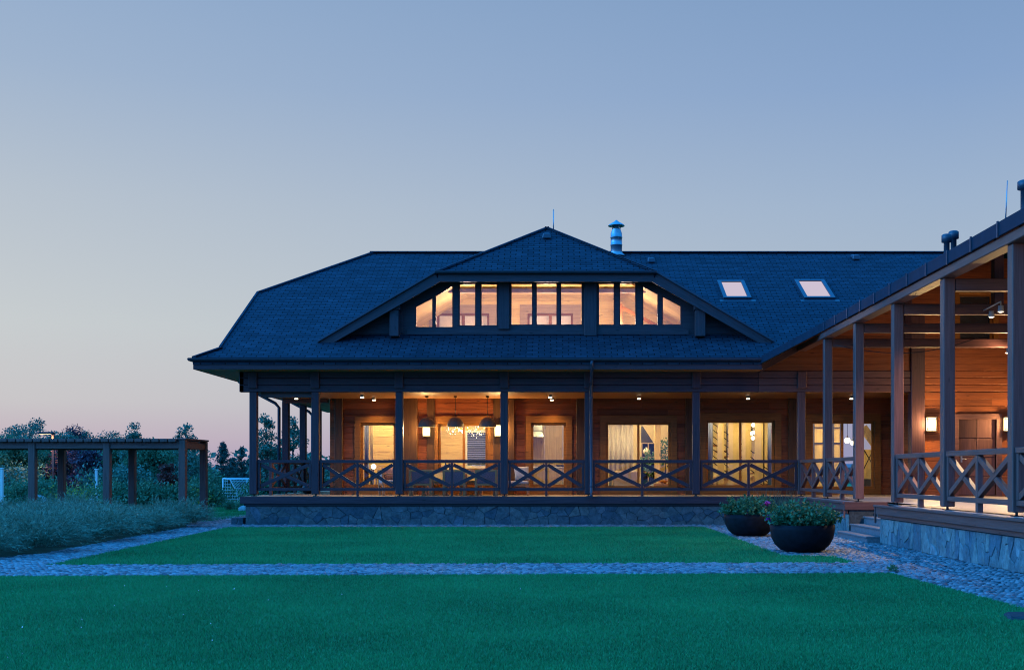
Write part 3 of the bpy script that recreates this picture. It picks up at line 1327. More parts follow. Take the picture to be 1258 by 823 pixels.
for i, nx_ in enumerate((1, 2, 2, 2, 2, 2)):
    railing(house, (PX[i] + .107, YF), (PX[i + 1] - .107, YF), nx_, 'beam')
railing(house, (-8.67, 35.0), (-8.67, 36.79), 1, 'wing')
railing(house, (-8.67, 37.01), (-8.67, 39.29), 2, 'wing')
railing(house, (-8.67, 39.51), (-8.67, 41.79), 2, 'wing')
railing(house, (-8.56, 42.0), (-7.2, 42.0), 1, 'wing')
mb = MB()
mb.box(-8.72, -8.62, 34.9, 34.995, DECK, DECK + 1.0)
mb.build('newel_post', M['wing'], house, .008)
mb = MB()
mb.box(-9.32, -8.98, 33.0, 34.9, 0, .22)
mb.build('side_step', M['stone'], house, .01)

# ------------------------------------------------------------------ roofs
EZ, SL = 4.70, .534


def mz(y):
    return EZ + SL * (y - 32)


RY = 40.4
RZ = mz(RY)
RZ2 = RZ
XR = 22.0
WX0, WXR = 5.65, 12.3
WZR = EZ + SL * (WXR - WX0)
VY = 32 + (WXR - WX0)
cxd, SD, AD = -.33, .59, 9.08


def vw(y):
    return (AD - mz(y)) / SD


YD = 33.5
Yv = 32 + (AD - EZ) / SL
mb = MB()
T = .2
hw_ = vw(YD)
strip_top = [(-9.5, YD), (cxd - hw_, YD), (cxd + hw_, YD), (WX0 + YD - 32, YD)]
mb.slab([(-10.1, 32, EZ), (WX0, 32, EZ), (WX0 + 1.5, YD, mz(YD)), (-9.5, YD, mz(YD)), (-9.5, 32.6, mz(32.6))], T)
mb.slab([(-9.5, YD, mz(YD)), (cxd - hw_, YD, mz(YD)), (cxd, Yv, mz(Yv)), (cxd, RY, RZ), (-6.49, RY, RZ), (-9.5, 36.76, mz(36.76))], T)
mb.slab([(cxd + hw_, YD, mz(YD)), (WX0 + 1.5, YD, mz(YD)), (WXR, VY, mz(VY)), (XR, VY, mz(VY)), (XR, RY, RZ), (cxd, RY, RZ), (cxd, Yv, mz(Yv))], T)
# back slope, clipped end, skirt along the left end
mb.slab([(XR, RY, RZ), (XR, 48.8, EZ), (-10.1, 48.8, EZ), (-9.5, 48.2, mz(32.6)), (-9.5, 44.04, mz(36.76)), (-6.49, RY, RZ)], T)
mb.slab([(-9.5, 36.76, mz(36.76)), (-6.49, RY, RZ), (-9.5, 44.04, mz(36.76))], T)
mb.slab([(-10.1, 32, EZ), (-9.5, 32.6, mz(32.6)), (-9.5, 48.2, mz(32.6)), (-10.1, 48.8, EZ)], T)
roof = mb.build('roof', M['shingle'], house, recalc=False)
# verge board, ridge caps
mb = MB()
for (p0, p1) in (((-9.52, 32.62, mz(32.62) - .02), (-9.52, 36.76, mz(36.76) - .02)),):
    mb.beam(p0, p1, .07, .12)
for (p0, p1) in (((-9.5, 36.76, mz(36.76) + .01), (-6.49, RY, RZ + .01)), ((-6.55, RY, RZ + .02), (XR, RY, RZ + .02)), ((-10.08, 32.02, EZ + .01), (-9.5, 32.6, mz(32.6) + .01))):
    mb.beam(p0, p1, .22, .05)
mb.build('ridge_cap', M['shingle'], roof)
# gable end wall beneath the clipped end
mb = MB()
mb.hexa([(-9.3, 33, 4.4), (-9.1, 33, 4.4), (-9.1, 47.8, 4.4), (-9.3, 47.8, 4.4), (-9.3, 36.7, 6.9), (-9.1, 36.7, 6.9), (-9.1, 44, 6.9), (-9.3, 44, 6.9)])
mb.build('gable_wall', M['dormerwood'], house)
# eaves: soffit, fascia, gutter
mb = MB()
yy = 32.07
while yy < 32.88:
    mb.box(-10.03, 5.7, yy, yy + .125, 4.37, 4.40)
    yy += .13
xx = -10.03
while xx < -9.08:
    mb.box(xx, xx + .125, 32.9, 48.7, 4.37, 4.40)
    xx += .13
mb.build('soffit', M['ceil'], roof)
mb = MB()
mb.box(-10.1, 5.66, 32.03, 32.06, 4.365, 4.54)
mb.box(-10.1, -10.07, 32.061, 48.8, 4.365, 4.54)
mb.build('fascia_board', M['beam'], roof, .004)
def gutter(mb, a, b, out, h=.12):
    """half-round gutter between a and b, opening up; out = horizontal outward direction"""
    a, b, out = Vector(a), Vector(b), Vector(out)
    ring = []
    for k in range(9):
        t = math.pi * k / 8
        ring.append((math.cos(t) * .075, -math.sin(t) * .085))
    ring = ring + [(x * .86, z * .86) for x, z in reversed(ring)]
    i0 = len(mb.v)
    for p in (a, b):
        for x, z_ in ring:
            mb.v.append(tuple(p + out * (.08 + x) + Vector((0, 0, z_))))
    n = len(ring)
    for k in range(n):
        k2 = (k + 1) % n
        mb.f.append((i0 + k, i0 + k2, i0 + n + k2, i0 + n + k))
        mb.uv.append([(0, 0), (0, 1), (1, 1), (1, 0)])
        mb.sm.append(False)
    for f_ in (range(n), range(n, 2 * n)):
        mb.f.append(tuple(i0 + q for q in f_))
        mb.uv.append([(0, 0)] * n)
        mb.sm.append(False)
mb = MB()
gutter(mb, (-10.2, 32.03, EZ - .03), (5.62, 32.03, EZ - .03), (0, -1, 0))
gutter(mb, (-10.1, 31.98, EZ - .03), (-10.1, 48.8, EZ - .03), (-1, 0, 0))
mb.build('gutter', M['gutter'], roof)
mb = MB()
mb.box(-10.1, 5.62, 31.995, 32.03, 4.545, 4.70)
mb.build('eaves_flashing', M['fascia'], roof)
# downpipes
mb = MB()
x = .95
mb.tube([(x, 31.95, 4.60), (x, 31.95, 4.50), (x, 32.0, 4.42), (x, 32.62, 4.05), (x, 32.70, 3.95), (x, 32.70, DECK + .12), (x, 32.66, DECK + .04), (x, 32.55, DECK + .0)], .045, 10)
for zz in (3.6, 2.2, 1.1):
    mb.tube([(x, 32.70, zz), (x, 32.70, zz + .05)], .055, 10)
mb.build('downpipe', M['gutter'], house)
for y in (36.85, 41.85):
    mb = MB()
    mb.tube([(-10.15, y, 4.6), (-10.15, y, 4.4), (-9.95, y, 4.22), (-9.0, y, 3.72), (-8.88, y, 3.58), (-8.88, y, .3)], .05, 10)
    mb.build('downpipe', M['gutter'], house)

# dormer ------------------------------------------------------------
def dz(x):
    return AD - SD * abs(x - cxd)
mb = MB()
HB = 3.1
ZB = dz(cxd + HB)
YA = 35.8
for s in (-1, 1):
    p = [(cxd + s * 6.5, 33.0, dz(cxd + 6.5)), (cxd + s * HB, 33.0, ZB), (cxd, YA, AD), (cxd, Yv, AD)]
    if s > 0:
        p.reverse()
    else:
        p = p
    # orient ccw from above
    a = sum(p[i][0] * p[(i + 1) % 4][1] - p[(i + 1) % 4][0] * p[i][1] for i in range(4))
    if a < 0:
        p = list(reversed(p))
    mb.slab(p, .2)
mb.slab([(cxd - HB, 33.0, ZB), (cxd + HB, 33.0, ZB), (cxd, YA, AD)], .2)
droof = mb.build('dormer_roof', M['shingle'], house, recalc=False)
mb = MB()
for s in (-1, 1):
    mb.beam((cxd + s * HB, 33.0, ZB + .012), (cxd, YA, AD + .012), .2, .05)
mb.build('ridge_cap', M['shingle'], droof)
mb = MB()
mb.box(cxd - HB + .02, cxd + HB - .02, 32.955, 32.997, ZB - .31, ZB - .06)
for s in (-1, 1):
    b0 = Vector((cxd + s * HB, 32.976, ZB - .185))
    b1 = Vector((cxd + s * 6.42, 32.976, dz(cxd + 6.42) - .12))
    mb.beam(b0, b1, .045, .30)
mb.build('bargeboard', M['dormerwood'], droof, .004)
mb = MB()
gutter(mb, (cxd - HB - .05, 32.96, ZB - .01), (cxd + HB + .05, 32.96, ZB - .01), (0, -1, 0))
mb.build('gutter', M['gutter'], droof)
for s in (-1, 1):
    mb = MB()
    mb.beam((cxd + s * HB, 32.95, ZB + .0), (cxd + s * 6.5, 32.95, dz(cxd + 6.5) + .0), .14, .05)
    mb.build('verge_flashing', M['gutter'], droof)
# soffit boards under the dormer overhang are the roof slabs themselves; plank wall with window openings
SD_ = F / YD
def Xd(px):
    return (px - 685) / SD_
def Zd(py):
    return EYE + (582 - py) / SD_
DW = [
    [(509.5, 403), (532.3, 403), (532.3, 364), (509.5, 376)],
    [(533.8, 403), (557, 403), (557, 348.8), (533.8, 362.8)],
    [(563.3, 401), (585, 401), (585, 347.6), (563.3, 347.6)],
    [(590, 401), (611.5, 401), (611.5, 347.6), (590, 347.6)],
    [(627, 400), (655, 400), (655, 346.8), (627, 346.8)],
    [(658, 400), (685, 400), (685, 346.8), (658, 346.8)],
    [(688, 400), (716, 400), (716, 346.8), (688, 346.8)],
    [(734.5, 400), (755.5, 400), (755.5, 346.8), (734.5, 346.8)],
    [(760.5, 400), (782, 400), (782, 346.8), (760.5, 346.8)],
    [(789, 400), (809.3, 400), (809.3, 360.5), (789, 350)],
    [(813, 400), (837.5, 400), (837.5, 375), (813, 362)],
]
DWw = [[(Xd(a), Zd(b)) for a, b in q] for q in DW]
ztop = 7.14
xf = (AD - .22 - ztop) / SD
zlo = 5.42
xo = 5.95
mb = MB()
mb.plate([(cxd - xo, zlo), (cxd + xo, zlo), (cxd + xf, ztop), (cxd - xf, ztop)], DWw, YD, YD + .16)
mb.build('dormer_wall', M['dormerwood'], house)
for q in DWw:
    c = Vector((sum(p[0] for p in q) / 4, sum(p[1] for p in q) / 4))
    inn = []
    for i in range(4):
        p0, p1, p2 = Vector(q[i - 1]), Vector(q[i]), Vector(q[(i + 1) % 4])
        e1, e2 = (p1 - p0).normalized(), (p2 - p1).normalized()
        n1, n2 = Vector((-e1.y, e1.x)), Vector((-e2.y, e2.x))
        bis = (n1 + n2).normalized()
        inn.append(tuple(p1 + bis * (.035 / max(.3, bis.dot(n1)))))
    mb = MB()
    mb.plate(q, [inn], YD + .03, YD + .10)
    f_ = mb.build('dormer_window', M['beam'], house)
    mb = MB()
    mb.plate(inn, [], YD + .06, YD + .07)
    mb.build('pane', M['glass'], f_)
# sill band, pillars, side posts with stepped heads
mb = MB()
mb.box(Xd(500), Xd(846), YD - .05, YD - .003, Zd(411), Zd(404.5))
mb.build('dormer_sill', M['dormerwood'], house, .004)
for a, b, t, bt in ((612.5, 626, 347, 405), (717.5, 733, 347, 413)):
    mb = MB()
    mb.box(Xd(a), Xd(b), YD - .12, YD - .004, Zd(bt), Zd(t))
    mb.build('dormer_post', M['dormerwood'], house, .01)
for a, b in ((481, 492), (852.5, 864.5)):
    mb = MB()
    mb.box(Xd(a), Xd(b), 33.08, YD - .004, Zd(415), Zd(383))
    mb.box(Xd(a) - .03, Xd(b) + .03, 33.06, YD - .004, Zd(382.8), Zd(377))
    mb.build('dormer_post', M['dormerwood'], house, .01)
# plank cladding of the two triangles
for s, px_a, px_b in ((-1, 495, 435), (1, 866, 925)):
    xa, xb = Xd(px_a), Xd(px_b)
    mb = MB()
    z = 5.52
    while z < 6.5:
        lim = (AD - .28 - z - .16) / SD
        e = cxd + s * lim
        if (e - xa) * s > .1:
            mb.hexa([(xa, YD - .03, z), (e + s * .22, YD - .03, z), (e + s * .22, YD - .004, z), (xa, YD - .004, z),
                     (xa, YD - .03, z + .155), (e, YD - .03, z + .155), (e, YD - .004, z + .155), (xa, YD - .004, z + .155)])
        z += .16
    mb.build('dormer_cladding', M['dormerwood'], house)
# dormer room
mb = MB()
yb = 38.2
mb.box(-5.2, 4.55, YD + .161, yb, 5.25, 5.33)
mb.build('upper_floor', M['floor_in'], house)
BW = [(Xd(646) * 1.1, 0)]
yq = yb
def Xr(px, Y):
    return (px - 685) * Y / F
def Zr(py, Y):
    return EYE + (582 - py) * Y / F
h1 = (Xr(648, yq), Xr(704, yq), 5.6, Zr(385, yq))
h2 = (Xr(537, yq), Xr(601, yq), 5.6, Zr(385, yq))
plank_wall('upper_inner_wall', -5.2, 4.55, 5.33, 7.45, yb, [h1, h2], M['inner'], house, th=.15, h=.28)
for h in (h1, h2):
    mb = MB()
    mb.plate([(h[0] - .25, h[2] - .2), (h[1] + .25, h[2] - .2), (h[1] + .25, h[3] + .28), (h[0] - .25, h[3] + .28)], [[(h[0], h[2]), (h[1], h[2]), (h[1], h[3]), (h[0], h[3])]], yb - .03, yb + .05)
    t = mb.build('inner_window_trim', M['grey_panel'], house)
    mb = MB()
    c = (h[0] + h[1]) / 2
    mb.plate([(h[0], h[2]), (h[1], h[2]), (h[1], h[3]), (h[0], h[3])], [[(h[0] + .07, h[2] + .07), (c - .05, h[2] + .07), (c - .05, h[3] - .07), (h[0] + .07, h[3] - .07)], [(c + .05, h[2] + .07), (h[1] - .07, h[2] + .07), (h[1] - .07, h[3] - .07), (c + .05, h[3] - .07)]], yb + .051, yb + .11)
    mb.build('frame', M['trim'], t)
    mb = MB()
    mb.box(h[0], h[1], yb + .2, yb + .24, h[2] - .1, h[3] + .1)
    mb.build('blind', M['curtain'], t)
mb = MB()
zc = 7.28
xk = (AD - .25 - zc) / SD
zk = 6.15
xk2 = (AD - .25 - zk) / SD
y0, y1 = YD + .165, yb + .3
P = [(cxd - xk2, zk), (cxd - xk, zc), (cxd + xk, zc), (cxd + xk2, zk)]
for (a, b) in zip(P, P[1:]):
    n_ = max(1, int((y1 - y0) / .2))
    for i in range(n_):
        ya, yb2 = y0 + (y1 - y0) * i / n_, y0 + (y1 - y0) * (i + 1) / n_ - .006
        mb.hexa([(a[0], ya, a[1]), (b[0], ya, b[1]), (b[0], yb2, b[1]), (a[0], yb2, a[1]), (a[0], ya, a[1] + .03), (b[0], ya, b[1] + .03), (b[0], yb2, b[1] + .03), (a[0], yb2, a[1] + .03)])
mb.build('upper_ceiling', M['inner'], house)
mb = MB()
mb.box(-5.2, -5.06, YD + .17, yb, 5.33, 6.2)
mb.box(4.41, 4.55, YD + .17, yb, 5.33, 6.2)
mb.build('knee_wall', M['inner'], house)
mb = MB()
mb.box(-3.35, 2.7, 35.4, 35.55, 7.02, 7.2)
mb.build('collar_beam', M['grey_panel'], house, .01)
# small stair rail seen in the right windows, low cupboard
mb = MB()
mb.beam((2.0, 36.6, 6.75), (3.9, 36.6, 5.75), .06, .12)
mb.box(1.95, 2.05, 36.55, 36.65, 5.33, 6.85)
mb.box(2.45, 2.53, 36.55, 36.65, 5.33, 6.55)
mb.build('stair_rail', M['trim'], house, .005)
for x, p in ((-2.8, 170), (-.3, 200), (2.0, 170)):
    lamp('dormer_lamp', 'POINT', (x, 36.0, 6.2), p, (1, .68, .52), .12)
lamp('dormer_lamp', 'POINT', (-4.6, 35.6, 5.75), 18, (1, .62, .3), .05)

# roof fittings ------------------------------------------------------
# chimney pipe
c = at(757, 300, 40.3)
cx, cy = c[0], 40.2
zb_, zt_ = RZ - .15, EYE + (582 - 281) * cy / F
mb = MB()
mb.lathe([(.30, 0), (.30, .04), (.22, .10), (.22, .13)], (cx, cy, zb_), 24)
h = zt_ - zb_
mb.lathe([(.20, .1), (.20, h * .38), (.212, h * .385), (.212, h * .41), (.20, h * .415), (.20, h * .66), (.212, h * .665), (.212, h * .69), (.20, h * .695), (.20, h * .82), (.15, h * .97), (.15, h), (.0, h)], (cx, cy, zb_), 24)
ch = mb.build('chimney', M['steel'], roof)
mb = MB()
mb.lathe([(.0, .30), (.04, .29), (.05, .26), (.25, .14), (.29, .10), (.29, .085), (.2, .12), (0, .2)], (cx, cy, zt_), 24)
for k in range(4):
    t = k * math.pi / 2 + .5
    mb.tube([(cx + .14 * math.cos(t), cy + .14 * math.sin(t), zt_ - .05), (cx + .2 * math.cos(t), cy + .2 * math.sin(t), zt_ + .12)], .012, 5)
mb.build('chimney_cap', M['steel'], roof)
mb = MB()
mb.tube([(cxd + .2, 36.2, 8.95), (cxd + .2, 36.2, 9.75)], [.022, .014], 6)
mb.build('lightning_rod', M['steel'], droof)
def vent(mb, x, y, z, sl):
    mb.hexa([(x - .14, y - .16, z - .04), (x + .14, y - .16, z - .04), (x + .14, y + .25, z + .16), (x - .14, y + .25, z + .16),
             (x - .10, y - .14, z + .12), (x + .10, y - .14, z + .12), (x + .08, y + .2, z + .2), (x - .08, y + .2, z + .2)])
for px, py in ((800, 322), (1051, 318.5)):
    y = (13.87 - 0) / (SL - (582 - py) / F) if False else (EYE - EZ + SL * 32) / (SL - (582 - py) / F)
    mb = MB()
    vent(mb, (px - 685) * y / F, y, mz(y), SL)
    mb.build('roof_vent', M['gutter'], roof, .02)
mb = MB()
vent(mb, cxd - .0, 35.1, ZB + (35.1 - 33) * (AD - ZB) / (YA - 33), .65)
mb.build('roof_vent', M['gutter'], droof, .02)
# skylights lie in the roof plane
for pa, pb, ya_, yb_ in ((886, 924, 347.5, 369), (985, 1027, 346.5, 369)):
    y0 = (EYE - EZ + SL * 32) / (SL - (582 - yb_) / F)
    y1 = (EYE - EZ + SL * 32) / (SL - (582 - ya_) / F)
    xa, xb = (pa + 2 - 685) * y0 / F, (pb - 685) * y0 / F
    xa, xb = (xa + .0), (xb)
    U = Vector((0, 1, SL)).normalized()
    Nn = Vector((0, -SL, 1)).normalized()
    O = Vector(((xa + xb) / 2, y0, mz(y0)))
    Ls = (y1 - y0) / U.y
    hw2 = (xb - xa) / 2 * .96
    mb = MB()
    def pt(u, v, n_):
        return O + Vector((1, 0, 0)) * u + U * v + Nn * n_
    fw = .12
    for u0, u1, v0, v1 in ((-hw2, -hw2 + fw, 0, Ls), (hw2 - fw, hw2, 0, Ls), (-hw2 + fw, hw2 - fw, 0, fw), (-hw2 + fw, hw2 - fw, Ls - fw, Ls)):
        mb.hexa([pt(u0, v0, -.02), pt(u1, v0, -.02), pt(u1, v1, -.02), pt(u0, v1, -.02), pt(u0, v0, .1), pt(u1, v0, .1), pt(u1, v1, .1), pt(u0, v1, .1)])
    mb.hexa([pt(-hw2 - .12, -.16, .002), pt(hw2 + .12, -.16, .002), pt(hw2 + .12, -.001, .02), pt(-hw2 - .12, -.001, .02), pt(-hw2 - .12, -.16, .012), pt(hw2 + .12, -.16, .012), pt(hw2 + .12, -.001, .03), pt(-hw2 - .12, -.001, .03)])
    s = mb.build('skylight', M['gutter'], roof, .01)
    mb = MB()
    mb.hexa([pt(-hw2 + fw, fw, .05), pt(hw2 - fw, fw, .05), pt(hw2 - fw, Ls - fw, .05), pt(-hw2 + fw, Ls - fw, .05), pt(-hw2 + fw, fw, .06), pt(hw2 - fw, fw, .06), pt(hw2 - fw, Ls - fw, .06), pt(-hw2 + fw, Ls - fw, .06)])
    mb.build('skylight_blind', M['skyglass'], s)

# ================================================================== OPEN TERRACE WING
wing = empty('terrace_wing', (12.3, 22, 0))
tag(wing, 'open roofed terrace wing with tall timber posts and tie beams, right of the house', 'terrace')
YN = 11.0      # near end, outside the frame
PYs = [29.75, 26.7, 23.65, 20.6, 17.5, 14.45, 11.4]
for y in PYs:
    post(6.95, y, DECK, 4.94, 'wing', wing, .205)
for y in (29.75, 23.65, 17.5, 11.4):
    post(17.7, y, DECK, 4.94, 'wing', wing, .205)
mb = MB()
mb.box(6.80, 7.06, YN, 32.8, 4.94, 5.10)
mb.build('wall_plate', M['wing'], wing, .012)
mb = MB()
mb.box(17.59, 17.81, YN, 32.8, 4.94, 5.14)
mb.build('wall_plate', M['wing'], wing, .012)
for y in PYs:
    mb = MB()
    mb.box(7.06, 17.59, y - .09, y + .09, 4.72, 4.935)
    mb.build('tie_beam', M['wing'], wing, .012)
    for x in (9.0, 12.3, 15.6):
        mb = MB()
        top = WZR - SL * abs(x - WXR) - .42
        mb.box(x - .1, x + .1, y - .1, y + .1, 4.94, top)
        mb.build('king_post', M['wing'], wing, .012)
for x in (9.0, 12.3, 15.6):
    mb = MB()
    top = WZR - SL * abs(x - WXR) - .42
    mb.box(x - .1, x + .1, YN, 32.8, top + .003, top + .2)
    mb.build('purlin', M['wing'], wing, .012)
# rafters
yy = 31.9
while yy > YN:
    for s in (-1, 1):
        mb = MB()
        xe = WXR + s * (WXR - 7.08)
        mb.beam((WXR + s * .02, yy, WZR - .28), (xe, yy, EZ + SL * (7.08 - WX0) - .28), .09, .17)
        mb.build('rafter', M['wing'], wing, .008)
    yy -= 1.02
# roof slopes
mb = MB()
EX = 6.80
EXZ = EZ + SL * (EX - WX0)
YS = 29.9
mb.slab([(EX, YN - .6, EXZ), (WXR, YN - .6, WZR), (WXR, VY, WZR), (WX0, 32, EZ), (EX, YS, EXZ)], .12)
mb.slab([(WXR, YN - .6, WZR), (2 * WXR - WX0, YN - .6, EZ), (2 * WXR - WX0, 32, EZ), (WXR, VY, WZR)], .12)
wroof = mb.build('roof', M['shingle'], wing, recalc=False)
mb = MB()
for s in (-1, 1):
    n_ = 40
    for k in range(8, n_):
        a0, a1 = k / n_, (k + 1) / n_
        xs0 = WXR + s * (WXR - WX0) * (1 - a0)
        xs1 = WXR + s * (WXR - WX0) * (1 - a1 + .002)
        z0_ = EZ + SL * (abs(WXR - WX0) * a0) - .125
        z1_ = EZ + SL * (abs(WXR - WX0) * a1) - .125
        mb.hexa([(xs0, YN, z0_ - .02), (xs1, YN, z1_ - .02), (xs1, 32.9, z1_ - .02), (xs0, 32.9, z0_ - .02), (xs0, YN, z0_), (xs1, YN, z1_), (xs1, 32.9, z1_), (xs0, 32.9, z0_)])
mb.build('roof_boarding', M['wing'], wing)
# deep metal eaves gutter with brackets
mb = MB()
mb.hexa([(WX0 - .05, 32.0, EZ - .19), (EX - .05, YS - .041, EXZ - .21), (EX - .01, YS - .041, EXZ - .21), (WX0 - .01, 32.0, EZ - .19), (WX0 - .05, 32.0, EZ + .01), (EX - .05, YS - .041, EXZ + .01), (EX - .01, YS - .041, EXZ + .01), (WX0 - .01, 32.0, EZ + .01)])
mb.box(EX - .05, EX - .01, YN - .6, YS - .042, EXZ - .21, EXZ + .01)
mb.build('gutter_fascia', M['fascia'], wing, .004)
mb = MB()
mb.beam((5.72, 32.88, EZ + SL * .07 - .27), (12.25, 32.88, WZR - .27), .05, .24)
mb.build('verge_trim', M['wing'], wing, .006)
mb = MB()
mb.slab([(WX0, 31.98, EZ - .15), (EX, YS, EXZ - .15), (EX, 31.98, EXZ - .15)], .02)
mb.build('eaves_soffit', M['wing'], wing)
yy = 29.2
while yy > YN:
    mb = MB()
    mb.box(EX - .075, EX - .0501, yy - .02, yy + .02, EXZ - .23, EXZ + .02)
    mb.build('gutter_bracket', M['gutter'], wing)
    yy -= 1.15
# end gable wall of the terrace
holes = [(11.43, 12.42, 5.25, 6.6), (11.42, 12.5, DECK + .001, 3.02)]
def gable_top(x):
    return WZR - SL * abs(x - WXR) - .2
mb = MB()
z = 3.81
gz = []
plank_wall('gable_wall', 10.45, 18.0, DECK, 3.80, YF - .05, [holes[1]], M['wall'], wing, h=.2)
mb = MB()
z = 4.41
xl0 = 5.9
while z < WZR - .4:
    zt2 = z + .197
    lim = (WZR - .22 - zt2) / SL
    xa, xb = max(5.9, WXR - lim), WXR + lim
    segs = [(xa, xb)]
    if 5.25 < zt2 and z < 6.6:
        segs = [(xa, 11.43), (12.42, xb)]
    for a, b in segs:
        if b - a > .05:
            mb.box(a, b, YF - .05 + rng.uniform(-.002, .002), YF + .15, z, zt2 + .001)
    z += .2
mb.build('gable_wall', M['wall'], wing, .006)
mb = MB()
z = 3.81
for k in range(3):
    mb.box(10.29, 18, YF - .05, YF + .15, z, z + .197)
    z += .2
mb.build('gable_wall', M['wall'], wing, .014)
mb = MB()
mb.box(10.05, 10.44, YF - .16, YF + .16, DECK, 5.95)
mb.build('pilaster', M['beam'], wing, .012)
t = window(wing, 11.43, 12.42, 5.25, 6.6, YF - .05, [], .13, name='window', fm='trim')
mb = MB()
mb.box(11.45, 12.4, YF + .3, YF + .33, 5.2, 6.7)
mb.build('blind', M['gutter'], t)
# panelled door
mb = MB()
mb.plate([(11.27, DECK + .002), (12.65, DECK + .002), (12.65, 3.17), (11.27, 3.17)], [[(11.42, DECK + .02), (12.5, DECK + .02), (12.5, 3.02), (11.42, 3.02)]], YF - .10, YF + .04)
d = mb.build('panelled_door', M['wing'], wing, .006)
mb = MB()
mb.box(11.425, 12.495, YF + .00, YF + .05, DECK + .02, 3.015)
k = 0
for i in range(2):
    for j in range(4):
        a = 11.43 + i * .535
        b = DECK + .03 + j * .545
        mb.box(a, a + .52, YF - .02 - .008 * ((i + j) % 2), YF - .001, b, b + .53)
mb.build('door_leaf', M['wing'], d, .006)
mb = MB()
mb.tube([(11.52, YF - .028, 1.9), (11.52, YF - .08, 1.9), (11.64, YF - .08, 1.9)], .012, 8)
mb.box(11.495, 11.545, YF - .032, YF - .0285, 1.80, 2.0)
mb.build('door_handle', M['steel'], d)
# terrace floor: tiles; timber edge; stone plinth with a notch for the stair
S0, S1 = 24.05, 26.6
mb = MB()
yy = YN
while yy < 32.74:
    y2 = min(yy + .6, 32.74)
    for (b0, b1) in ((yy, y2),):
        x = 6.60
        while x < 18:
            x2 = min(x + .6, 18)
            if not (x < 7.6 and b1 > S0 - .02 and b0 < S1 + .02):
                mb.box(x, x2 - .004, b0, b1 - .004, DECK - .05, DECK - .004)
            x += .6 if x > 6.61 else .4
    yy += .6
mb.box(7.6, 7.7, S0, S1, DECK - .06, DECK - .0055)
mb.build('terrace_floor', M['tile'], wing)
mb = MB()
mb.box(7.0, 18, 32.74, YF + .2, DECK - .05, DECK - .004)
mb.box(7.0, 7.59, 23.395, S0 - .001, DECK - .05, DECK - .006)
mb.box(7.0, 7.59, S1 + .001, 27.0, DECK - .05, DECK - .006)
mb.build('terrace_floor', M['tile'], wing)
mb = MB()
# timber nosing boards and two-step fascia
for (a, b) in ((YN, S0 - .02), (S1 + .02, 32.73)):
    mb.box(6.60, 7.0, a, b, DECK - .035, DECK + .0005) if False else None
    mb.box(6.56, 6.72, a, b, DECK - .04, DECK + .001)
mb.build('edge_board', M['wing'], wing, .005)
mb = MB()
for (a, b) in ((YN, S0 - .02), (S1 + .02, 32.73)):
    mb.box(6.60, 6.63, a, b, DECK - .19, DECK - .041)
    mb.box(6.66, 6.69, a, b, DECK - .27, DECK - .191)
mb.box(6.60, 7.62, S1 - .015, S1 + .015, DECK - .19, DECK - .005)
mb.box(6.58, 6.62, S0 - .06, S0 - .019, .45, DECK - .005)
mb.box(6.58, 6.62, S1 + .0, S1 + .02, .45, DECK - .19)
mb.build('edge_fascia', M['wing'], wing, .004)
mb = MB()
mb.box(6.72, 6.95, YN, S0 - .005, 0, DECK - .051)
mb.box(6.72, 6.95, S1 + .02, 32.83, 0, DECK - .051)
mb.box(6.951, 7.75, S0 - .15, S0 - .006, 0, DECK - .051)
mb.box(6.951, 7.75, S1 + .021, S1 + .17, 0, DECK - .051)
mb.box(7.65, 7.75, S0 - .005, S1 + .02, 0, DECK - .062)
mb.build('stone_plinth', M['mortar'], wing)
cladding('stone_facing', wing, YN, S0 - .01, .03, DECK - .285, lambda u, v, d: (6.72 - d, u, v), 120, 8, 'slate_wing', .8, 1.25, .006)
cladding('stone_facing', wing, S1 + .03, 32.7, .03, DECK - .285, lambda u, v, d: (6.72 - d, u, v), 56, 9, 'slate_wing', .8, 1.25, .006)
# stair recessed between the two plinths
mb = MB()
nst = 4
for k in range(nst):
    x = 6.44 + k * .3
    zt3 = (k + 1) * (DECK / 5)
    mb.box(x, 7.64, S0 + (.003 if x > 6.7 else .003), S1 - .018, (k) * (DECK / 5) + (.0 if k == 0 else .0), zt3 - .035)
    mb.box(x - .025, 7.645, S0 + .004, S1 - .02, zt3 - .035, zt3)
mb.build('terrace_stair', M['step'], wing, .006)
# railings between the posts (open at the stair)
railing(wing, (6.95, 32.89), (6.95, 29.86), 2, 'wing', deep=.10)
railing(wing, (6.95, 29.64), (6.95, 26.81), 2, 'wing', deep=.10)
for a, b in zip(PYs[2:], PYs[3:]):
    railing(wing, (6.95, a - .105), (6.95, b + .105), 2, 'wing', deep=.10)
# vents and rod on the wing roof
for px, yb_, Y in ((1163, 288, 22.0), (1171.5, 284, 22.3), (1259, 222, 20.0)):
    X = (px - 685) * Y / F
    zt4 = EYE + (582 - yb_) * Y / F
    z0 = EZ + SL * (X - WX0) - .1
    mb = MB()
    r_ = .055 if px < 1200 else .07
    mb.lathe([(r_, 0), (r_, zt4 - z0 - .16), (r_ * 1.75, zt4 - z0 - .15), (r_ * 1.75, zt4 - z0 - .02), (r_ * 1.3, zt4 - z0), (0, zt4 - z0)], (X, Y, z0), 16)
    mb.build('vent_pipe', M['gutter'], wroof)
mb = MB()
X = (1235 - 685) * 22 / F
mb.tube([(X, 22, EZ + SL * (X - WX0) - .05), (X + .04, 22, EYE + (582 - 222) * 22 / F)], [.014, .008], 6)
mb.build('lightning_rod', M['steel'], wroof)
# cable slung under the plates
mb = MB()
pts = []
for k in range(13):
    t = k / 12
    pts.append((7.1 + 4.3 * t, 29.5 - 1.2 * t, 4.75 + .55 * t * t - .35 * math.sin(math.pi * t)))
mb.tube(pts, .012, 5)
mb.build('cable', M['black'], wing)

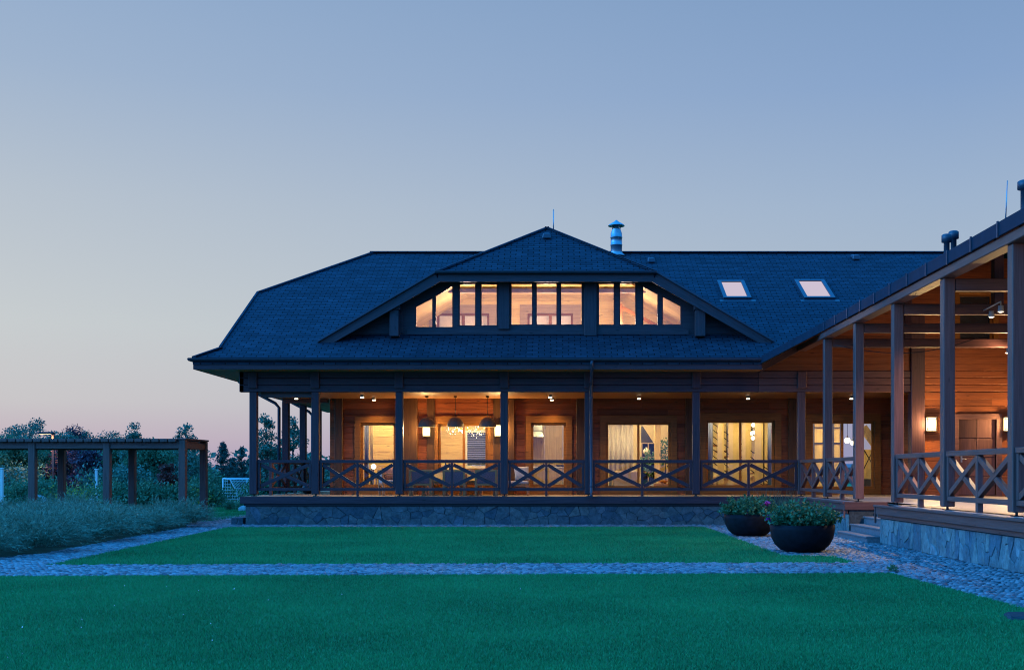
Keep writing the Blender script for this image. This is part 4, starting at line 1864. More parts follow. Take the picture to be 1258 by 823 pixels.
# ================================================================== INTERIORS
parts_x = [-7.0, Xw(512), -1.75, .95, 4.07, 7.33, 10.2]
BY = 41.0
mb = MB()
mb.box(-7.0, 10.25, YW + .21, 44.5, DECK - .03, DECK + .12)
mb.build('indoor_floor', M['floor_in'], house)
mb = MB()
mb.box(-7.0, 10.25, YW + .21, 44.5, 3.70, 3.78)
mb.build('indoor_ceiling', M['plaster'], house)
for x in parts_x[1:-1]:
    mb = MB()
    mb.box(x - .06, x + .06, YW + .21, 44.5, DECK + .121, 3.699)
    mb.build('inner_wall', M['plaster'], house)
backs = [38.6, 39.5, 39.2, 40.5, 42.0, 41.5]
kinds = ['inner', 'inner', 'grey_panel', 'plaster', 'plaster', 'plaster']
for i in range(6):
    a, b = parts_x[i] + .061, parts_x[i + 1] - .061
    if kinds[i] == 'inner':
        hl = []
        if i == 1:
            hl = [(Xr(573, backs[1]), Xr(598, backs[1]), 1.75, 2.9)]
        plank_wall('inner_wall', a, b, DECK + .121, 3.699, backs[i], hl, M['inner'], house, th=.12, h=.24)
    elif kinds[i] == 'grey_panel':
        mb = MB()
        x = a
        while x < b:
            x2 = min(x + .62, b)
            mb.box(x, x2 - .008, backs[i], backs[i] + .1, DECK + .121, 3.699)
            x += .62
        mb.build('inner_wall', M['grey_panel'], house)
    else:
        mb = MB()
        mb.box(a, b, backs[i], backs[i] + .1, DECK + .121, 3.699)
        mb.build('inner_wall', M['plaster'], house)
WARM = (1, .73, .33)
for i, (pw, yq) in enumerate(((150, 37.6), (150, 37.9), (110, 37.7), (200, 38.4), (240, 39.2), (240, 38.6))):
    xa, xb = parts_x[i], parts_x[i + 1]
    lamp('room_lamp', 'POINT', ((xa + xb) / 2, yq, 3.4), pw, WARM, .12)
    for f_ in (.3, .7):
        lamp('room_downlight', 'SPOT', (xa + (xb - xa) * f_, 36.15, 3.66), pw * .8, WARM, .06, 130, (xa + (xb - xa) * f_, 36.9, 1.2), blend=.9)

FL = DECK + .12


def curtain(name, x0, x1, y, z0, z1, m, label, amp=.05, n=None):
    n = n or max(6, int((x1 - x0) / .025))
    V, Fc = [], []
    wl = .16
    for side in (0, 1):
        for k in range(n + 1):
            x = x0 + (x1 - x0) * k / n
            yy_ = y + amp * math.sin(2 * math.pi * (x - x0) / wl + .4 * math.sin(7 * x)) + side * .015
            V += [(x, yy_, z0), (x, yy_ + .01 * math.sin(x * 9), z1)]
    s = 2 * (n + 1)
    for k in range(n):
        a = 2 * k
        Fc += [(a, a + 2, a + 3, a + 1), (s + a + 1, s + a + 3, s + a + 2, s + a)]
    Fc += [(0, 1, s + 1, s), (2 * n, s + 2 * n, s + 2 * n + 1, 2 * n + 1)]
    for k in range(n):
        a = 2 * k
        Fc += [(a, s + a, s + a + 2, a + 2), (a + 1, a + 3, s + a + 3, s + a + 1)]
    o = link(name, raw_mesh(name, np.array(V), np.array(Fc), M[m], True))
    tag(o, label, 'curtain')
    return o


yc = 36.75
def Xc(px, Y=yc):
    return (px - 685) * Y / F
curtain('curtain', Xc(447.5), Xc(453), yc, FL + .02, 3.55, 'blue_curtain', 'narrow dark blue curtain behind the single glass door near the house corner')
curtain('curtain', Xc(454), Xc(458), yc + .1, FL + .02, 3.55, 'tan_curtain', 'thin pale tan curtain beside the dark blue one near the house corner')
curtain('curtain', Xc(749.5), Xc(780), yc + .75, FL + .02, 3.55, 'curtain', 'full white curtain behind the sliding door above the beige sofa')
curtain('curtain', Xc(869), Xc(876), yc, FL + .02, 3.55, 'blue_curtain', 'dark blue curtain at the stair side of the wide window with tan panels, left edge')
curtain('curtain', Xc(943), Xc(950), yc, FL + .02, 3.55, 'blue_curtain', 'dark blue curtain at the right edge of the wide window with tan panels')
for a, b, lab in ((881.5, 889.5, 'narrowest tan panel curtain in the wide window'), (895, 908, 'tan panel curtain just left of the middle mullion of the wide window'), (911.5, 922, 'tan panel curtain just right of the middle mullion of the wide window'), (927, 937.5, 'tan panel curtain beside the hanging bulbs in the wide window')):
    mb = MB()
    y = yc + .25
    mb.box(Xc(a, y), Xc(b, y), y, y + .02, FL + .25, 3.55)
    mb.box(Xc(a, y), Xc(b, y), y - .01, y + .03, FL + .2, FL + .249)
    o = mb.build('panel_curtain', M['tan_curtain'])
    tag(o, lab, 'curtain', 'tan panel curtains')
# stair rail with slanting dark bars behind the wide window
st = empty('indoor_stair', (5.9, 39.5, FL))
tag(st, 'indoor stair with slanting black rails seen through the wide window with tan panels', 'stair')
mb = MB()
for k in range(9):
    mb.box(5.0 + k * .25, 5.26 + k * .25, 39.3, 40.3, FL + 1.7 - k * .19 - .05, FL + 1.7 - k * .19)
mb.build('tread', M['oak'], st)
for k in range(7):
    mb = MB()
    zz = FL + 2.75 - k * .22
    mb.beam((4.55, 39.25, zz), (7.2, 39.25, zz - 1.9), .02, .03)
    mb.build('rail_bar', M['black'], st)
for x in (5.15, 5.75, 6.4, 7.0):
    mb = MB()
    mb.box(x - .02, x + .02, 39.22, 39.26, FL, FL + 2.6)
    mb.build('rail_post', M['black'], st)
# counter / bench along the wide window
mb = MB()
mb.box(Xc(876), Xc(942), 37.35, 37.9, FL + .38, FL + .46)
mb.box(Xc(880), Xc(938), 37.4, 37.85, FL + .002, FL + .379)
o = mb.build('window_bench', M['sofa'], None, .02)
tag(o, 'low pale bench along the wide window with tan panels', 'bench')

# room 1: lit globe on a stand, radiator bars
def globe_lamp(x, y, zc_, r, label, power):
    t = empty('globe_lamp', (x, y, FL))
    tag(t, label, 'lamp')
    mb = MB()
    mb.lathe([(.12, FL + .001), (.12, FL + .02), (.015, FL + .035), (.012, zc_ - r)], (x, y, 0), 16)
    mb.build('stand', M['black'], t)
    mb = MB()
    mb.lathe([(r * math.sin(math.pi * k / 12), -r * math.cos(math.pi * k / 12)) for k in range(13)], (x, y, zc_), 20)
    mb.build('globe', M['bulb'], t)
    return t
p = at(459, 573, 36.7)
globe_lamp(p[0], 36.7, p[2], .075, 'small glowing globe lamp on a stand behind the single glass door near the house corner', 10)
rad = empty('radiator', (Xc(470), 36.35, FL))
tag(rad, 'low upright bar radiator behind the glass door near the house corner', 'radiator')
for k in range(7):
    mb = MB()
    x = Xc(461 + k * 3.6)
    mb.box(x - .02, x + .02, 36.33, 36.37, FL + .03, FL + .52)
    mb.build('bar', M['white'], rad)
mb = MB()
mb.box(Xc(459), Xc(485), 36.32, 36.38, FL + .521, FL + .56)
mb.box(Xc(459), Xc(485), 36.32, 36.38, FL + .0, FL + .029)
mb.build('header', M['white'], rad)

# room 2: chandeliers, inner window with dark slatted blind
def chandelier(px, py, Y, rx, hz, label, n=46, seed=1):
    x, y, z = at(px, py, Y)
    t = empty('crystal_chandelier', (x, y, z))
    tag(t, label, 'chandelier', 'crystal chandeliers in the dining room')
    r_ = random.Random(seed)
    mb = MB()
    mb.tube([(x, y, z + .05), (x, y, 3.699)], .012, 6)
    mb.lathe([(rx * .9, .10), (rx * .9, .13), (.03, .16), (.0, .16)], (x, y, z), 20)
    mb.build('frame', M['steel'], t)
    for k in range(n):
        a = r_.random() * 2 * math.pi
        q = rx * math.sqrt(r_.random())
        zz = z + .08 - r_.random() ** .7 * hz * (1 - .45 * (q / rx))
        s_ = r_.uniform(.008, .018)
        mb = MB()
        mb.lathe([(0, -s_ * 1.4), (s_, 0), (0, s_ * 1.4)], (x + q * math.cos(a), y + q * math.sin(a), zz), 5, False)
        mb.build('crystal', M['bulb'] if r_.random() < .35 else M['crystal'], t)
    lamp('chandelier_lamp', 'POINT', (x, y - .25, z - .1), 45, (1, .70, .40), .2)
chandelier(558, 527, 37.0, .26, .32, 'crystal chandelier behind the dining window, under the middle dome pendant', 44, 2)
chandelier(585, 527, 37.0, .33, .40, 'wider crystal chandelier behind the dining window, next to the wall lantern by the post', 56, 5)
bl = empty('slatted_blind', (Xr(585, 39.45), 39.45, 1.8))
tag(bl, 'dark grey slatted blind on the inner window of the dining room', 'blind')
z = 1.78
while z < 2.86:
    mb = MB()
    mb.hexa([(Xr(574, 39.4), 39.42, z), (Xr(597, 39.4), 39.42, z), (Xr(597, 39.4), 39.46, z + .05), (Xr(574, 39.4), 39.46, z + .05),
             (Xr(574, 39.4), 39.415, z + .006), (Xr(597, 39.4), 39.415, z + .006), (Xr(597, 39.4), 39.455, z + .056), (Xr(574, 39.4), 39.455, z + .056)])
    mb.build('slat', M['gutter'], bl)
    z += .075
mb = MB()
xa, xb = Xr(572, 39.4), Xr(599, 39.4)
mb.plate([(xa, 1.66), (xb, 1.66), (xb, 2.95), (xa, 2.95)], [[(xa + .06, 1.76), (xb - .06, 1.76), (xb - .06, 2.88), (xa + .06, 2.88)]], 39.36, 39.41)
mb.build('casing', M['white'], bl)
# room 3: table, stools, extractor hood
t = empty('side_table', (-.25, 37.2, FL))
tag(t, 'pale kitchen table behind the narrow glass door right of the dining set', 'table')
mb = MB()
mb.box(-.95, .3, 36.9, 37.5, FL + .70, FL + .75)
mb.build('tabletop', M['white'], t, .01)
for x in (-.88, .23):
    for y in (36.96, 37.44):
        mb = MB()
        mb.box(x - .03, x + .03, y - .03, y + .03, FL + .001, FL + .699)
        mb.build('leg', M['oak'], t)
mb = MB()
mb.lathe([(0, 0), (.10, .005), (.17, .06), (.165, .06), (.09, .02), (0, .02)], (.1, 37.2, FL + .752), 20)
o = mb.build('bowl', M['black'])
tag(o, 'shallow dark bowl on the pale kitchen table', 'bowl')
mb = MB()
x, y, z = at(661, 537, 38.6)
mb.hexa([(x - .25, 38.4, z), (x + .2, 38.4, z), (x + .2, 39.0, z), (x - .25, 39.0, z), (x - .2, 38.5, z + .2), (x + .15, 38.5, z + .2), (x + .15, 39.0, z + .2), (x - .2, 39.0, z + .2)])
mb.box(x - .2, x + .15, 38.5, 39, z + .2005, 3.699)
o = mb.build('extractor_hood', M['steel'], None, .01)
tag(o, 'steel extractor hood behind the narrow glass door right of the dining set', 'hood')
# room 4: sofa, shelf with slanting top, plants, post, fruit bowl
so_ = empty('sofa', (2.0, 36.9, FL))
tag(so_, 'beige sofa under the white curtain behind the sliding door', 'sofa')
mb = MB(); mb.box(Xc(753), Xc(783), 36.75, 37.4, FL + .03, FL + .40); mb.build('seat', M['sofa'], so_, .04)
mb = MB(); mb.box(Xc(753), Xc(783), 36.62, 36.749, FL + .03, FL + .62); mb.build('backrest', M['sofa'], so_, .04)
sh = empty('display_shelf', (3.1, 39, FL))
tag(sh, 'dark display shelf with slanting top under the stair behind the sliding door', 'shelf')
xa, xb = Xr(788, 39), Xr(804, 39)
mb = MB()
mb.plate([(xa, FL), (xb, FL), (xb, Zr(545, 39)), (xa + .05, Zr(523, 39)), (xa, Zr(523, 39))], [], 39.1, 39.16)
mb.build('back_panel', M['black'], sh)
for z in (Zr(545, 39), Zr(562, 39), Zr(580, 39)):
    mb = MB(); mb.box(xa, xb - .03, 38.8, 39.09, z, z + .03); mb.build('shelf_board', M['grey_panel'], sh)
for x in (xa, (xa + xb) / 2, xb):
    mb = MB(); mb.box(x - .015, x + .015, 38.79, 39.09, FL, Zr(545, 39)); mb.build('upright', M['grey_panel'], sh)
x, y, z = at(794, 551, 38.7)
mb = MB(); mb.lathe([(.0, 0), (.05, .0), (.10, .06), (.11, .12), (.08, .2), (.03, .24), (.03, .27)], (x, 38.72, Zr(562, 38.7) + .08), 18)
o = mb.build('round_vase', M['white']); tag(o, 'round white vase on the dark display shelf', 'vase')
mb = MB(); mb.box(Xr(804.5, 37.5), Xr(811.5, 37.5), 37.5, 37.7, FL, 3.699); mb.build('inner_post', M['inner'], house, .01)


def leaf_cloud(n, rad, size, seed, squash=1.0, lean=0.0):
    r = np.random.default_rng(seed)
    d = r.normal(0, 1, (n, 3)); d /= np.linalg.norm(d, axis=1)[:, None]
    c = d * (r.uniform(.25, 1, n) ** .5)[:, None] * rad
    c[:, 2] *= squash
    return c, r


def leaves_at(c, size, r, up=0.3, k=1.8, hang=False):
    """one folded-diamond leaf per centre"""
    n = len(c)
    a = r.normal(0, 1, (n, 3)); a[:, 2] += up * 1.0
    a /= np.linalg.norm(a, axis=1)[:, None]
    b = np.cross(a, r.normal(0, 1, (n, 3))); b /= np.linalg.norm(b, axis=1)[:, None]
    s = size * r.uniform(.6, 1.3, n)[:, None]
    V = np.empty((n, 4, 3))
    V[:, 0] = c
    V[:, 1] = c + a * s * k * .5 + b * s * .5
    V[:, 2] = c + a * s * k
    V[:, 3] = c + a * s * k * .5 - b * s * .5
    return V.reshape(-1, 3), np.arange(n * 4).reshape(-1, 4)


for px, py, lab in ((799, 566, 'leafy green pot plant in front of the dark display shelf'), (817, 553, 'trailing green pot plant right of the pale inner post')):
    x, y, z = at(px, py, 37.9)
    t = empty('pot_plant', (x, y, FL)); tag(t, lab, 'plant')
    mb = MB(); mb.lathe([(0, .0), (.10, .0), (.14, .24), (.13, .24), (.1, .2), (0, .2)], (x, y, FL + .001), 18); mb.build('pot', M['white'], t)
    mb = MB(); mb.tube([(x, y, FL + .2), (x + .03, y, z - .1), (x, y, z + .2)], [.018, .012, .006], 6); mb.build('stem', M['bark'], t)
    cl, r_ = leaf_cloud(230, .36, .1, px, 1.3)
    V, Fc = leaves_at(cl + np.array([x, y, z - .1]), .065, r_)
    link('foliage', raw_mesh('foliage', V, Fc, M['leaf_mid']), t, True)
x, y, z = at(815, 595, 36.8)
mb = MB(); mb.box(x - .3, x + .3, 36.6, 37.0, FL + .02, FL + .22)
o = mb.build('low_table', M['oak'], None, .01); tag(o, 'low oak table behind the open half of the sliding door', 'table')
mb = MB(); mb.lathe([(0, 0), (.08, 0), (.2, .10), (.19, .10), (.08, .02), (0, .02)], (x, 36.8, FL + .222), 20)
o = mb.build('fruit_bowl', M['orange']); tag(o, 'orange bowl on the low oak table', 'bowl')
# room 5 and 6: hanging bulbs
def bulb_lamp(px, py, Y, label, group, r=.07):
    x, y, z = at(px, py, Y)
    t = empty('hanging_bulb', (x, y, z)); tag(t, label, 'lamp', group)
    mb = MB(); mb.lathe([(r * math.sin(math.pi * k / 10), -r * math.cos(math.pi * k / 10)) for k in range(11)], (x, y, z), 16); mb.build('bulb', M['bulb'], t)
    mb = MB(); mb.tube([(x, y, z + r), (x, y, 3.699)], .008, 5); mb.lathe([(.025, r * .9), (.025, r + .07), (0, r + .08)], (x, y, z), 10); mb.build('cord', M['black'], t)
for px, py, lab in ((925.5, 522, 'topmost hanging bulb in the wide window with tan panels'), (923.5, 532, 'middle-left hanging bulb in the wide window with tan panels'), (927, 531, 'middle-right hanging bulb in the wide window with tan panels'), (925, 538, 'lowest hanging bulb in the wide window with tan panels')):
    bulb_lamp(px, py, 37.4, lab, 'hanging bulbs in the wide window', .06)
bulb_lamp(1041, 541, 38.0, 'larger hanging bulb behind the sliding door by the terrace', 'hanging bulbs by the terrace', .09)
bulb_lamp(1047.5, 544, 38.3, 'smaller hanging bulb behind the sliding door by the terrace', 'hanging bulbs by the terrace', .07)
cb = empty('glazed_cabinet', (8.7, 37.3, FL))
tag(cb, 'tall pale cabinet with dark glazing bars behind the left half of the terrace-side sliding door', 'cabinet')
xa, xb = Xr(1000, 37.3), Xr(1033, 37.3)
mb = MB(); mb.box(xa, xb, 37.35, 37.8, FL, 3.4); mb.build('carcass', M['inner'], cb, .01)
for f_ in (0, .37, .72, 1):
    mb = MB(); x = xa + (xb - xa) * f_; mb.box(x - .02, x + .02, 37.3, 37.349, FL, 3.4); mb.build('glazing_bar', M['gutter'], cb)
for z in (1.3, 1.9, 2.45, 2.95):
    mb = MB(); mb.box(xa, xb, 37.305, 37.348, z, z + .03); mb.build('glazing_bar', M['gutter'], cb)
mb = MB(); mb.box(xa + (xb - xa) * .38, xa + (xb - xa) * .56, 37.28, 37.3, 2.1, 2.55); mb.build('picture', M['grey_panel'], cb)
st = empty('upper_stair', (10.0, 39.5, FL)); tag(st, 'pale stair flight with crossed dark struts behind the terrace-side sliding door', 'stair')
mb = MB(); mb.beam((Xr(1060, 39), 39, Zr(525, 39)), (Xr(1082, 39), 39, Zr(555, 39)), .1, .28); mb.build('stringer', M['grey_panel'], st)
for a, b in (((1061, 552), (1073, 572)), ((1073, 552), (1060, 578))):
    mb = MB(); mb.beam(at(a[0], a[1], 38.8), at(b[0], b[1], 38.8), .03, .03); mb.build('strut', M['black'], st)
mb = MB(); mb.box(Xr(1058, 38.9), Xr(1076, 38.9), 38.7, 39.1, FL, FL + .35); mb.build('newel_base', M['gutter'], st)
mb = MB(); mb.box(Xr(1058, 39.2), Xr(1078, 39.2), 39.25, 39.3, FL, Zr(552, 39.2)); mb.build('panel', M['inner'], st)

# ================================================================== PORCH LIGHTS
def lantern(x, y, zc_, wd, ht, label, power=26):
    t = empty('wall_lantern', (x, y, zc_))
    tag(t, label, 'lantern')
    mb = MB()
    mb.box(x - wd / 2, x + wd / 2, y - .02, y + .0, zc_ - ht / 2, zc_ + ht / 2)
    for z in (zc_ - ht / 2, zc_ + ht / 2 - .03):
        mb.box(x - wd / 2 - .012, x + wd / 2 + .012, y - .15, y - .021, z, z + .03)
    mb.box(x - wd / 2 - .012, x + wd / 2 + .012, y - .15, y - .145, zc_ + ht / 2 - .075, zc_ + ht / 2 - .06)
    mb.box(x - wd / 2 - .012, x + wd / 2 + .012, y - .15, y - .145, zc_ - ht / 2 + .06, zc_ - ht / 2 + .075)
    for s in (-1, 1):
        mb.box(x + s * (wd / 2 - .008) - .01, x + s * (wd / 2 - .008) + .01, y - .15, y - .135, zc_ - ht / 2 + .031, zc_ + ht / 2 - .031)
    mb.build('frame', M['black'], t)
    mb = MB()
    mb.box(x - wd / 2 + .012, x + wd / 2 - .012, y - .132, y - .022, zc_ - ht / 2 + .032, zc_ + ht / 2 - .032)
    mb.build('glass_panel', M['lantern_glass'], t, .006)
    lamp('lantern_light', 'POINT', (x, y - .22, zc_), power, (1, .63, .25), .07, parent=t)
    return t


x, _, z = at(524.4, 529, YW - .06)
lantern(x, YW - .062, z, .24, .38, 'lit box lantern on the wall left of the dining window', 130)
x, _, z = at(612.4, 529, YW - .06)
mb = MB(); mb.box(x - .16, x + .16, YW - .06, YW + .01, DECK, 3.8); mb.build('pilaster', M['pil'], house, .01)
lantern(x, YW - .063, z, .24, .38, 'lit box lantern on the wall right of the dining window, half behind a porch post', 130)
x, _, z = at(1142, 521, YF - .16)
lantern(10.62, YF - .053, z, .27, .42, 'lit box lantern on the terrace wall left of the panelled door', 240)
lantern(12.83, YF - .053, z, .27, .42, 'lit box lantern on the terrace wall right of the panelled door', 240)


def downlight(x, y, zc_, label, power, lx=None):
    t = empty('ceiling_spotlight', (x, y, zc_))
    tag(t, label, 'spotlight', 'small downlights on the porch ceiling')
    mb = MB()
    mb.lathe([(0, 0), (.055, 0), (.055, -.07), (0, -.07)], (x, y, zc_), 16)
    mb.build('housing', M['spotgrey'], t)
    mb = MB()
    mb.lathe([(0, -.0705), (.053, -.0705), (.053, -.10), (.0, -.10)], (x, y, zc_), 14)
    mb.build('lens', M['spot'], t)
    lamp('spot_light', 'SPOT', (x, y, zc_ - .11), power * 1.1, (1, .63, .27), .04, 118, (x, y + .12, 0), t, .8)
    return t


for px, y, lab, pw in ((364, 34.6, 'small grey downlight over the open corner of the porch', 60),
                       (445, 34.0, 'small grey downlight over the left edge of the first glass door', 70),
                       (459.5, 35.25, 'small grey downlight close to the wall above the first glass door', 110),
                       (676, 34.0, 'small grey downlight nearer the beam by the narrow door right of the table', 60),
                       (678, 35.25, 'small grey downlight close to the wall above the narrow door right of the dining set', 120),
                       (785, 34.6, 'small grey downlight above the sliding door with the white curtain', 130),
                       (919, 34.6, 'small grey downlight above the wide window with tan panels', 130),
                       (1046, 34.6, 'small grey downlight above the terrace-side sliding door', 130)):
    downlight((px - 685) * y / F, y, 3.7995, lab, pw)
# unseen twin of the fitting row continues behind the posts: the dining strip
for k, (px, py, Y, lab) in enumerate(((1218, 389.5, 23.45, 'lit terrace spotlight lower left of the pair under a tie beam'), (1229.5, 383, 22.6, 'lit terrace spotlight upper right of the pair near a tie beam'))):
    x, y, z = at(px, py, Y)
    t = empty('terrace_spotlight', (x, y, z)); tag(t, lab, 'spotlight')
    mb = MB(); mb.lathe([(0, .12), (.05, .12), (.055, .02), (.07, 0), (.055, .0), (.0, .02)], (x, y, z), 16)
    if k == 0:
        mb.box(x - .02, x + .02, y - .02, y + .02, z + .1, 4.72)
        mb.box(x - .02, x + .02, y, 23.6, 4.70, 4.719)
    else:
        mb.tube([(x, y, z + .1), (x, y, z + .2), (x + .02, 23.57, 4.80)], .014, 6)
    mb.build('housing', M['white'], t)
    mb = MB(); mb.lathe([(.052, .001), (.03, -.015), (0, -.02)], (x, y, z), 14); mb.build('lens', M['spot'], t)
    lamp('spot_light', 'SPOT', (x, y, z - .04), 800, (1, .66, .36), .05, 140, (x - .3, y + .6, 0), t, .8)
# added lamps inside the terrace that brighten its tie beams
for (x, y) in ((11.5, 29.5), (13.5, 18.5), (10.5, 14.8)):
    t = empty('terrace_spotlight', (x, y, 4.6)); tag(t, 'added lamp brightening the tie beams deep inside the roofed terrace', 'spotlight', 'added lamps deep inside the terrace')
    mb = MB(); mb.lathe([(0, .12), (.05, .12), (.055, .02), (.07, 0), (.055, .0), (.0, .02)], (x, y, 4.55), 16); mb.build('housing', M['white'], t)
    mb = MB(); mb.lathe([(.052, .001), (.03, -.015), (0, -.02)], (x, y, 4.55), 14); mb.build('lens', M['spot'], t)
    lamp('spot_light', 'POINT', (x, y, 4.44), 120, (1, .60, .32), .06, parent=t)

# three dome pendants over the dining table
for px, lab, pw in ((524.5, 'left dome pendant over the porch dining table, in front of the wall lantern', 22), (559.5, 'middle dome pendant over the porch dining table', 22), (599, 'right dome pendant over the porch dining table', 22)):
    x, y, z = at(px, 524.5, 34.6)
    t = empty('dome_pendant', (x, y, z)); tag(t, lab, 'pendant', 'dome pendants over the dining table')
    mb = MB()
    pr = [(.26 * math.cos(a), .30 * math.sin(a)) for a in [k * math.pi / 2 / 9 for k in range(10)]]
    pr[-1] = (0, .30)
    mb.lathe(pr + [(r_ * .955, z_ * .95) for r_, z_ in reversed(pr[:-1])] + [pr[0]], (x, y, z), 28)
    mb.build('shade', M['dome'], t)
    mb = MB(); mb.tube([(x, y, z + .29), (x, y, 3.79)], .008, 6); mb.lathe([(.05, 3.76 - z), (.05, 3.799 - z), (0, 3.799 - z)], (x, y, z), 14); mb.build('cord', M['black'], t)
    mb = MB(); mb.lathe([(.06 * math.sin(math.pi * k / 10), .09 - .06 * math.cos(math.pi * k / 10)) for k in range(11)], (x, y, z), 14); mb.build('bulb', M['bulb'], t)
    lamp('pendant_light', 'POINT', (x, y, z - .02), pw, (1, .67, .28), .06, parent=t)

# ================================================================== PORCH FURNITURE
TX0, TX1, TY = -4.1, -1.75, 34.65
t = empty('dining_table', ((TX0 + TX1) / 2, TY, DECK)); tag(t, 'long wooden dining table on the porch under the dome pendants', 'table')
mb = MB()
for k in range(6):
    mb.box(TX0, TX1, TY - .45 + k * .15, TY - .305 + k * .15, DECK + .72, DECK + .76)
mb.build('tabletop', M['oak'], t, .005)
for x in (TX0 + .12, TX1 - .12):
    for y in (TY - .36, TY + .36):
        mb = MB(); mb.box(x - .045, x + .045, y - .045, y + .045, DECK + .0005, DECK + .719); mb.build('leg', M['oak'], t, .005)
weave = M['purple_weave'] = flat('plum_grey_weave', (.20, .115, .125), .85, 0, .45, 70)


def armchair(loc, rz, label, group, panel):
    t = empty('dining_chair', loc, rz); tag(t, label, 'chair', group)
    # local: chair faces +Y, back at -Y
    for sx_ in (-1, 1):
        mb = MB(); mb.hexa([(sx_ * .30 - .035, -.30, 0), (sx_ * .30 + .035, -.30, 0), (sx_ * .30 + .035, -.23, 0), (sx_ * .30 - .035, -.23, 0),
                            (sx_ * .30 - .035, -.34, .76), (sx_ * .30 + .035, -.34, .76), (sx_ * .30 + .035, -.28, .76), (sx_ * .30 - .035, -.28, .76)])
        mb.build('leg', M['oak'], t, .006, world=False)
        mb = MB(); mb.box(sx_ * .30 - .035, sx_ * .30 + .035, .22, .29, 0, .62); mb.build('leg', M['oak'], t, .006, world=False)
        mb = MB(); mb.box(sx_ * .30 - .04, sx_ * .30 + .04, -.28, .30, .621, .655); mb.build('armrest', M['oak'], t, .008, world=False)
    mb = MB(); mb.box(-.265, .265, -.335, -.285, .70, .76); mb.build('back_rail', M['oak'], t, .006, world=False)
    mb = MB(); mb.box(-.265, .265, -.315, -.265, .30, .36); mb.build('back_rail', M['oak'], t, .006, world=False)
    mb = MB(); mb.hexa([(-.262, -.305, .361), (.262, -.305, .361), (.262, -.275, .361), (-.262, -.275, .361), (-.262, -.33, .699), (.262, -.33, .699), (.262, -.30, .699), (-.262, -.30, .699)])
    mb.build('backrest', M[panel], t, .008, world=False)
    mb = MB(); mb.box(-.262, .262, -.26, .28, .32, .38); mb.build('seat_frame', M['oak'], t, .006, world=False)
    mb = MB(); mb.box(-.255, .255, -.25, .27, .381, .46); mb.build('seat_cushion', M['yellow_cloth'] if panel == 'yellow_cloth' else M['cushion'], t, .025, world=False)
    return t


c0 = None
for px, lab in ((518, 'plum woven-back dining chair at the left end of the near side of the table'), (559, 'plum woven-back dining chair in the middle of the near side of the table'), (598, 'plum woven-back dining chair at the right end of the near side of the table')):
    x = (px - 685) * 34.0 / F
    if c0 is None:
        c0 = c = armchair((x, 34.0, DECK + .0005), 0, lab, 'chairs around the dining table', 'purple_weave')
    else:
        c = copy_tree(c0)
        c.location = (x, 34.0, DECK + .0005)
        c['label'] = lab
c1 = None
for px, lab in ((537, 'straw-coloured dining chair across the table, left of the middle pendant'), (579, 'straw-coloured dining chair across the table, right of the middle pendant')):
    x = (px - 685) * 35.3 / F
    if c1 is None:
        c1 = c = armchair((x, 35.3, DECK + .0005), math.pi, lab, 'chairs around the dining table', 'yellow_cloth')
    else:
        c = copy_tree(c1)
        c.location = (x, 35.3, DECK + .0005)
        c['label'] = lab
c = armchair(((480 - 685) * 34.9 / F, 34.9, DECK + .0005), R(-70), 'armchair with patterned cushion half behind a porch post, left of the dining table', None, 'cushion')
x = (640 - 685) * 34.9 / F
t = empty('porch_sofa', (x, 34.9, DECK)); tag(t, 'low wooden porch sofa with pale seat pad, right of the dining table', 'sofa')
mb = MB()
for (a, b) in ((x - .55, x - .48), (x + .18, x + .25)):
    for y in (34.6, 35.2):
        mb.box(a, b, y - .035, y + .035, DECK + .0005, DECK + .32)
mb.box(x - .55, x + .25, 34.56, 35.24, DECK + .25, DECK + .33)
mb.build('frame', M['oak'], t, .006)
mb = MB(); mb.box(x - .53, x + .23, 34.6, 35.2, DECK + .331, DECK + .43); mb.build('seat_pad', M['cushion'], t, .03)


def pillow(name, c_, wdt, hgt, th, rz, tilt, m, label):
    V, Fc = [], []
    n = 12
    for s in (-1, 1):
        for j in range(n + 1):
            for i in range(n + 1):
                u, v = -1 + 2 * i / n, -1 + 2 * j / n
                b = ((1 - u ** 4) * (1 - v ** 4)) ** .5
                pin = 1 - .08 * (1 - abs(u)) * (abs(v) ** 3) - .08 * (1 - abs(v)) * (abs(u) ** 3)
                p = Vector((u * wdt / 2 * pin, s * th / 2 * b, v * hgt / 2 * pin))
                p = Matrix.Rotation(rz, 3, 'Z') @ (Matrix.Rotation(tilt, 3, 'X') @ p)
                V.append(tuple(p))
    q = (n + 1) ** 2
    for s in range(2):
        for j in range(n):
            for i in range(n):
                a = s * q + j * (n + 1) + i
                f_ = (a, a + 1, a + n + 2, a + n + 1)
                Fc.append(f_ if s == 0 else f_[::-1])
    me = raw_mesh(name, np.array(V), np.array(Fc), M[m], True)
    o = link(name, me); o.location = c_
    tag(o, label, 'cushion')
    return o


pillow('cushion', (x + .02, 35.0, DECK + .66), .48, .44, .18, R(20), R(-18), 'cushion', 'square pale cushion leaning on the low porch sofa')
pillow('cushion', ((478 - 685) * 34.9 / F, 34.85, DECK + .64), .44, .4, .16, R(30), R(-15), 'purple_weave', 'dark patterned cushion standing on the armchair by the porch post')
for k, (xx, yy, lab) in enumerate(((-3.35, 34.6, 'taller clear bottle on the dining table'), (-3.22, 34.7, 'shorter clear bottle on the dining table'))):
    mb = MB(); hh = .26 - .07 * k
    mb.lathe([(0, 0), (.035, 0), (.035, hh * .6), (.013, hh * .75), (.013, hh), (0, hh)], (xx, yy, DECK + .7605), 14)
    o = mb.build('bottle', M['gutter']); tag(o, lab, 'bottle')
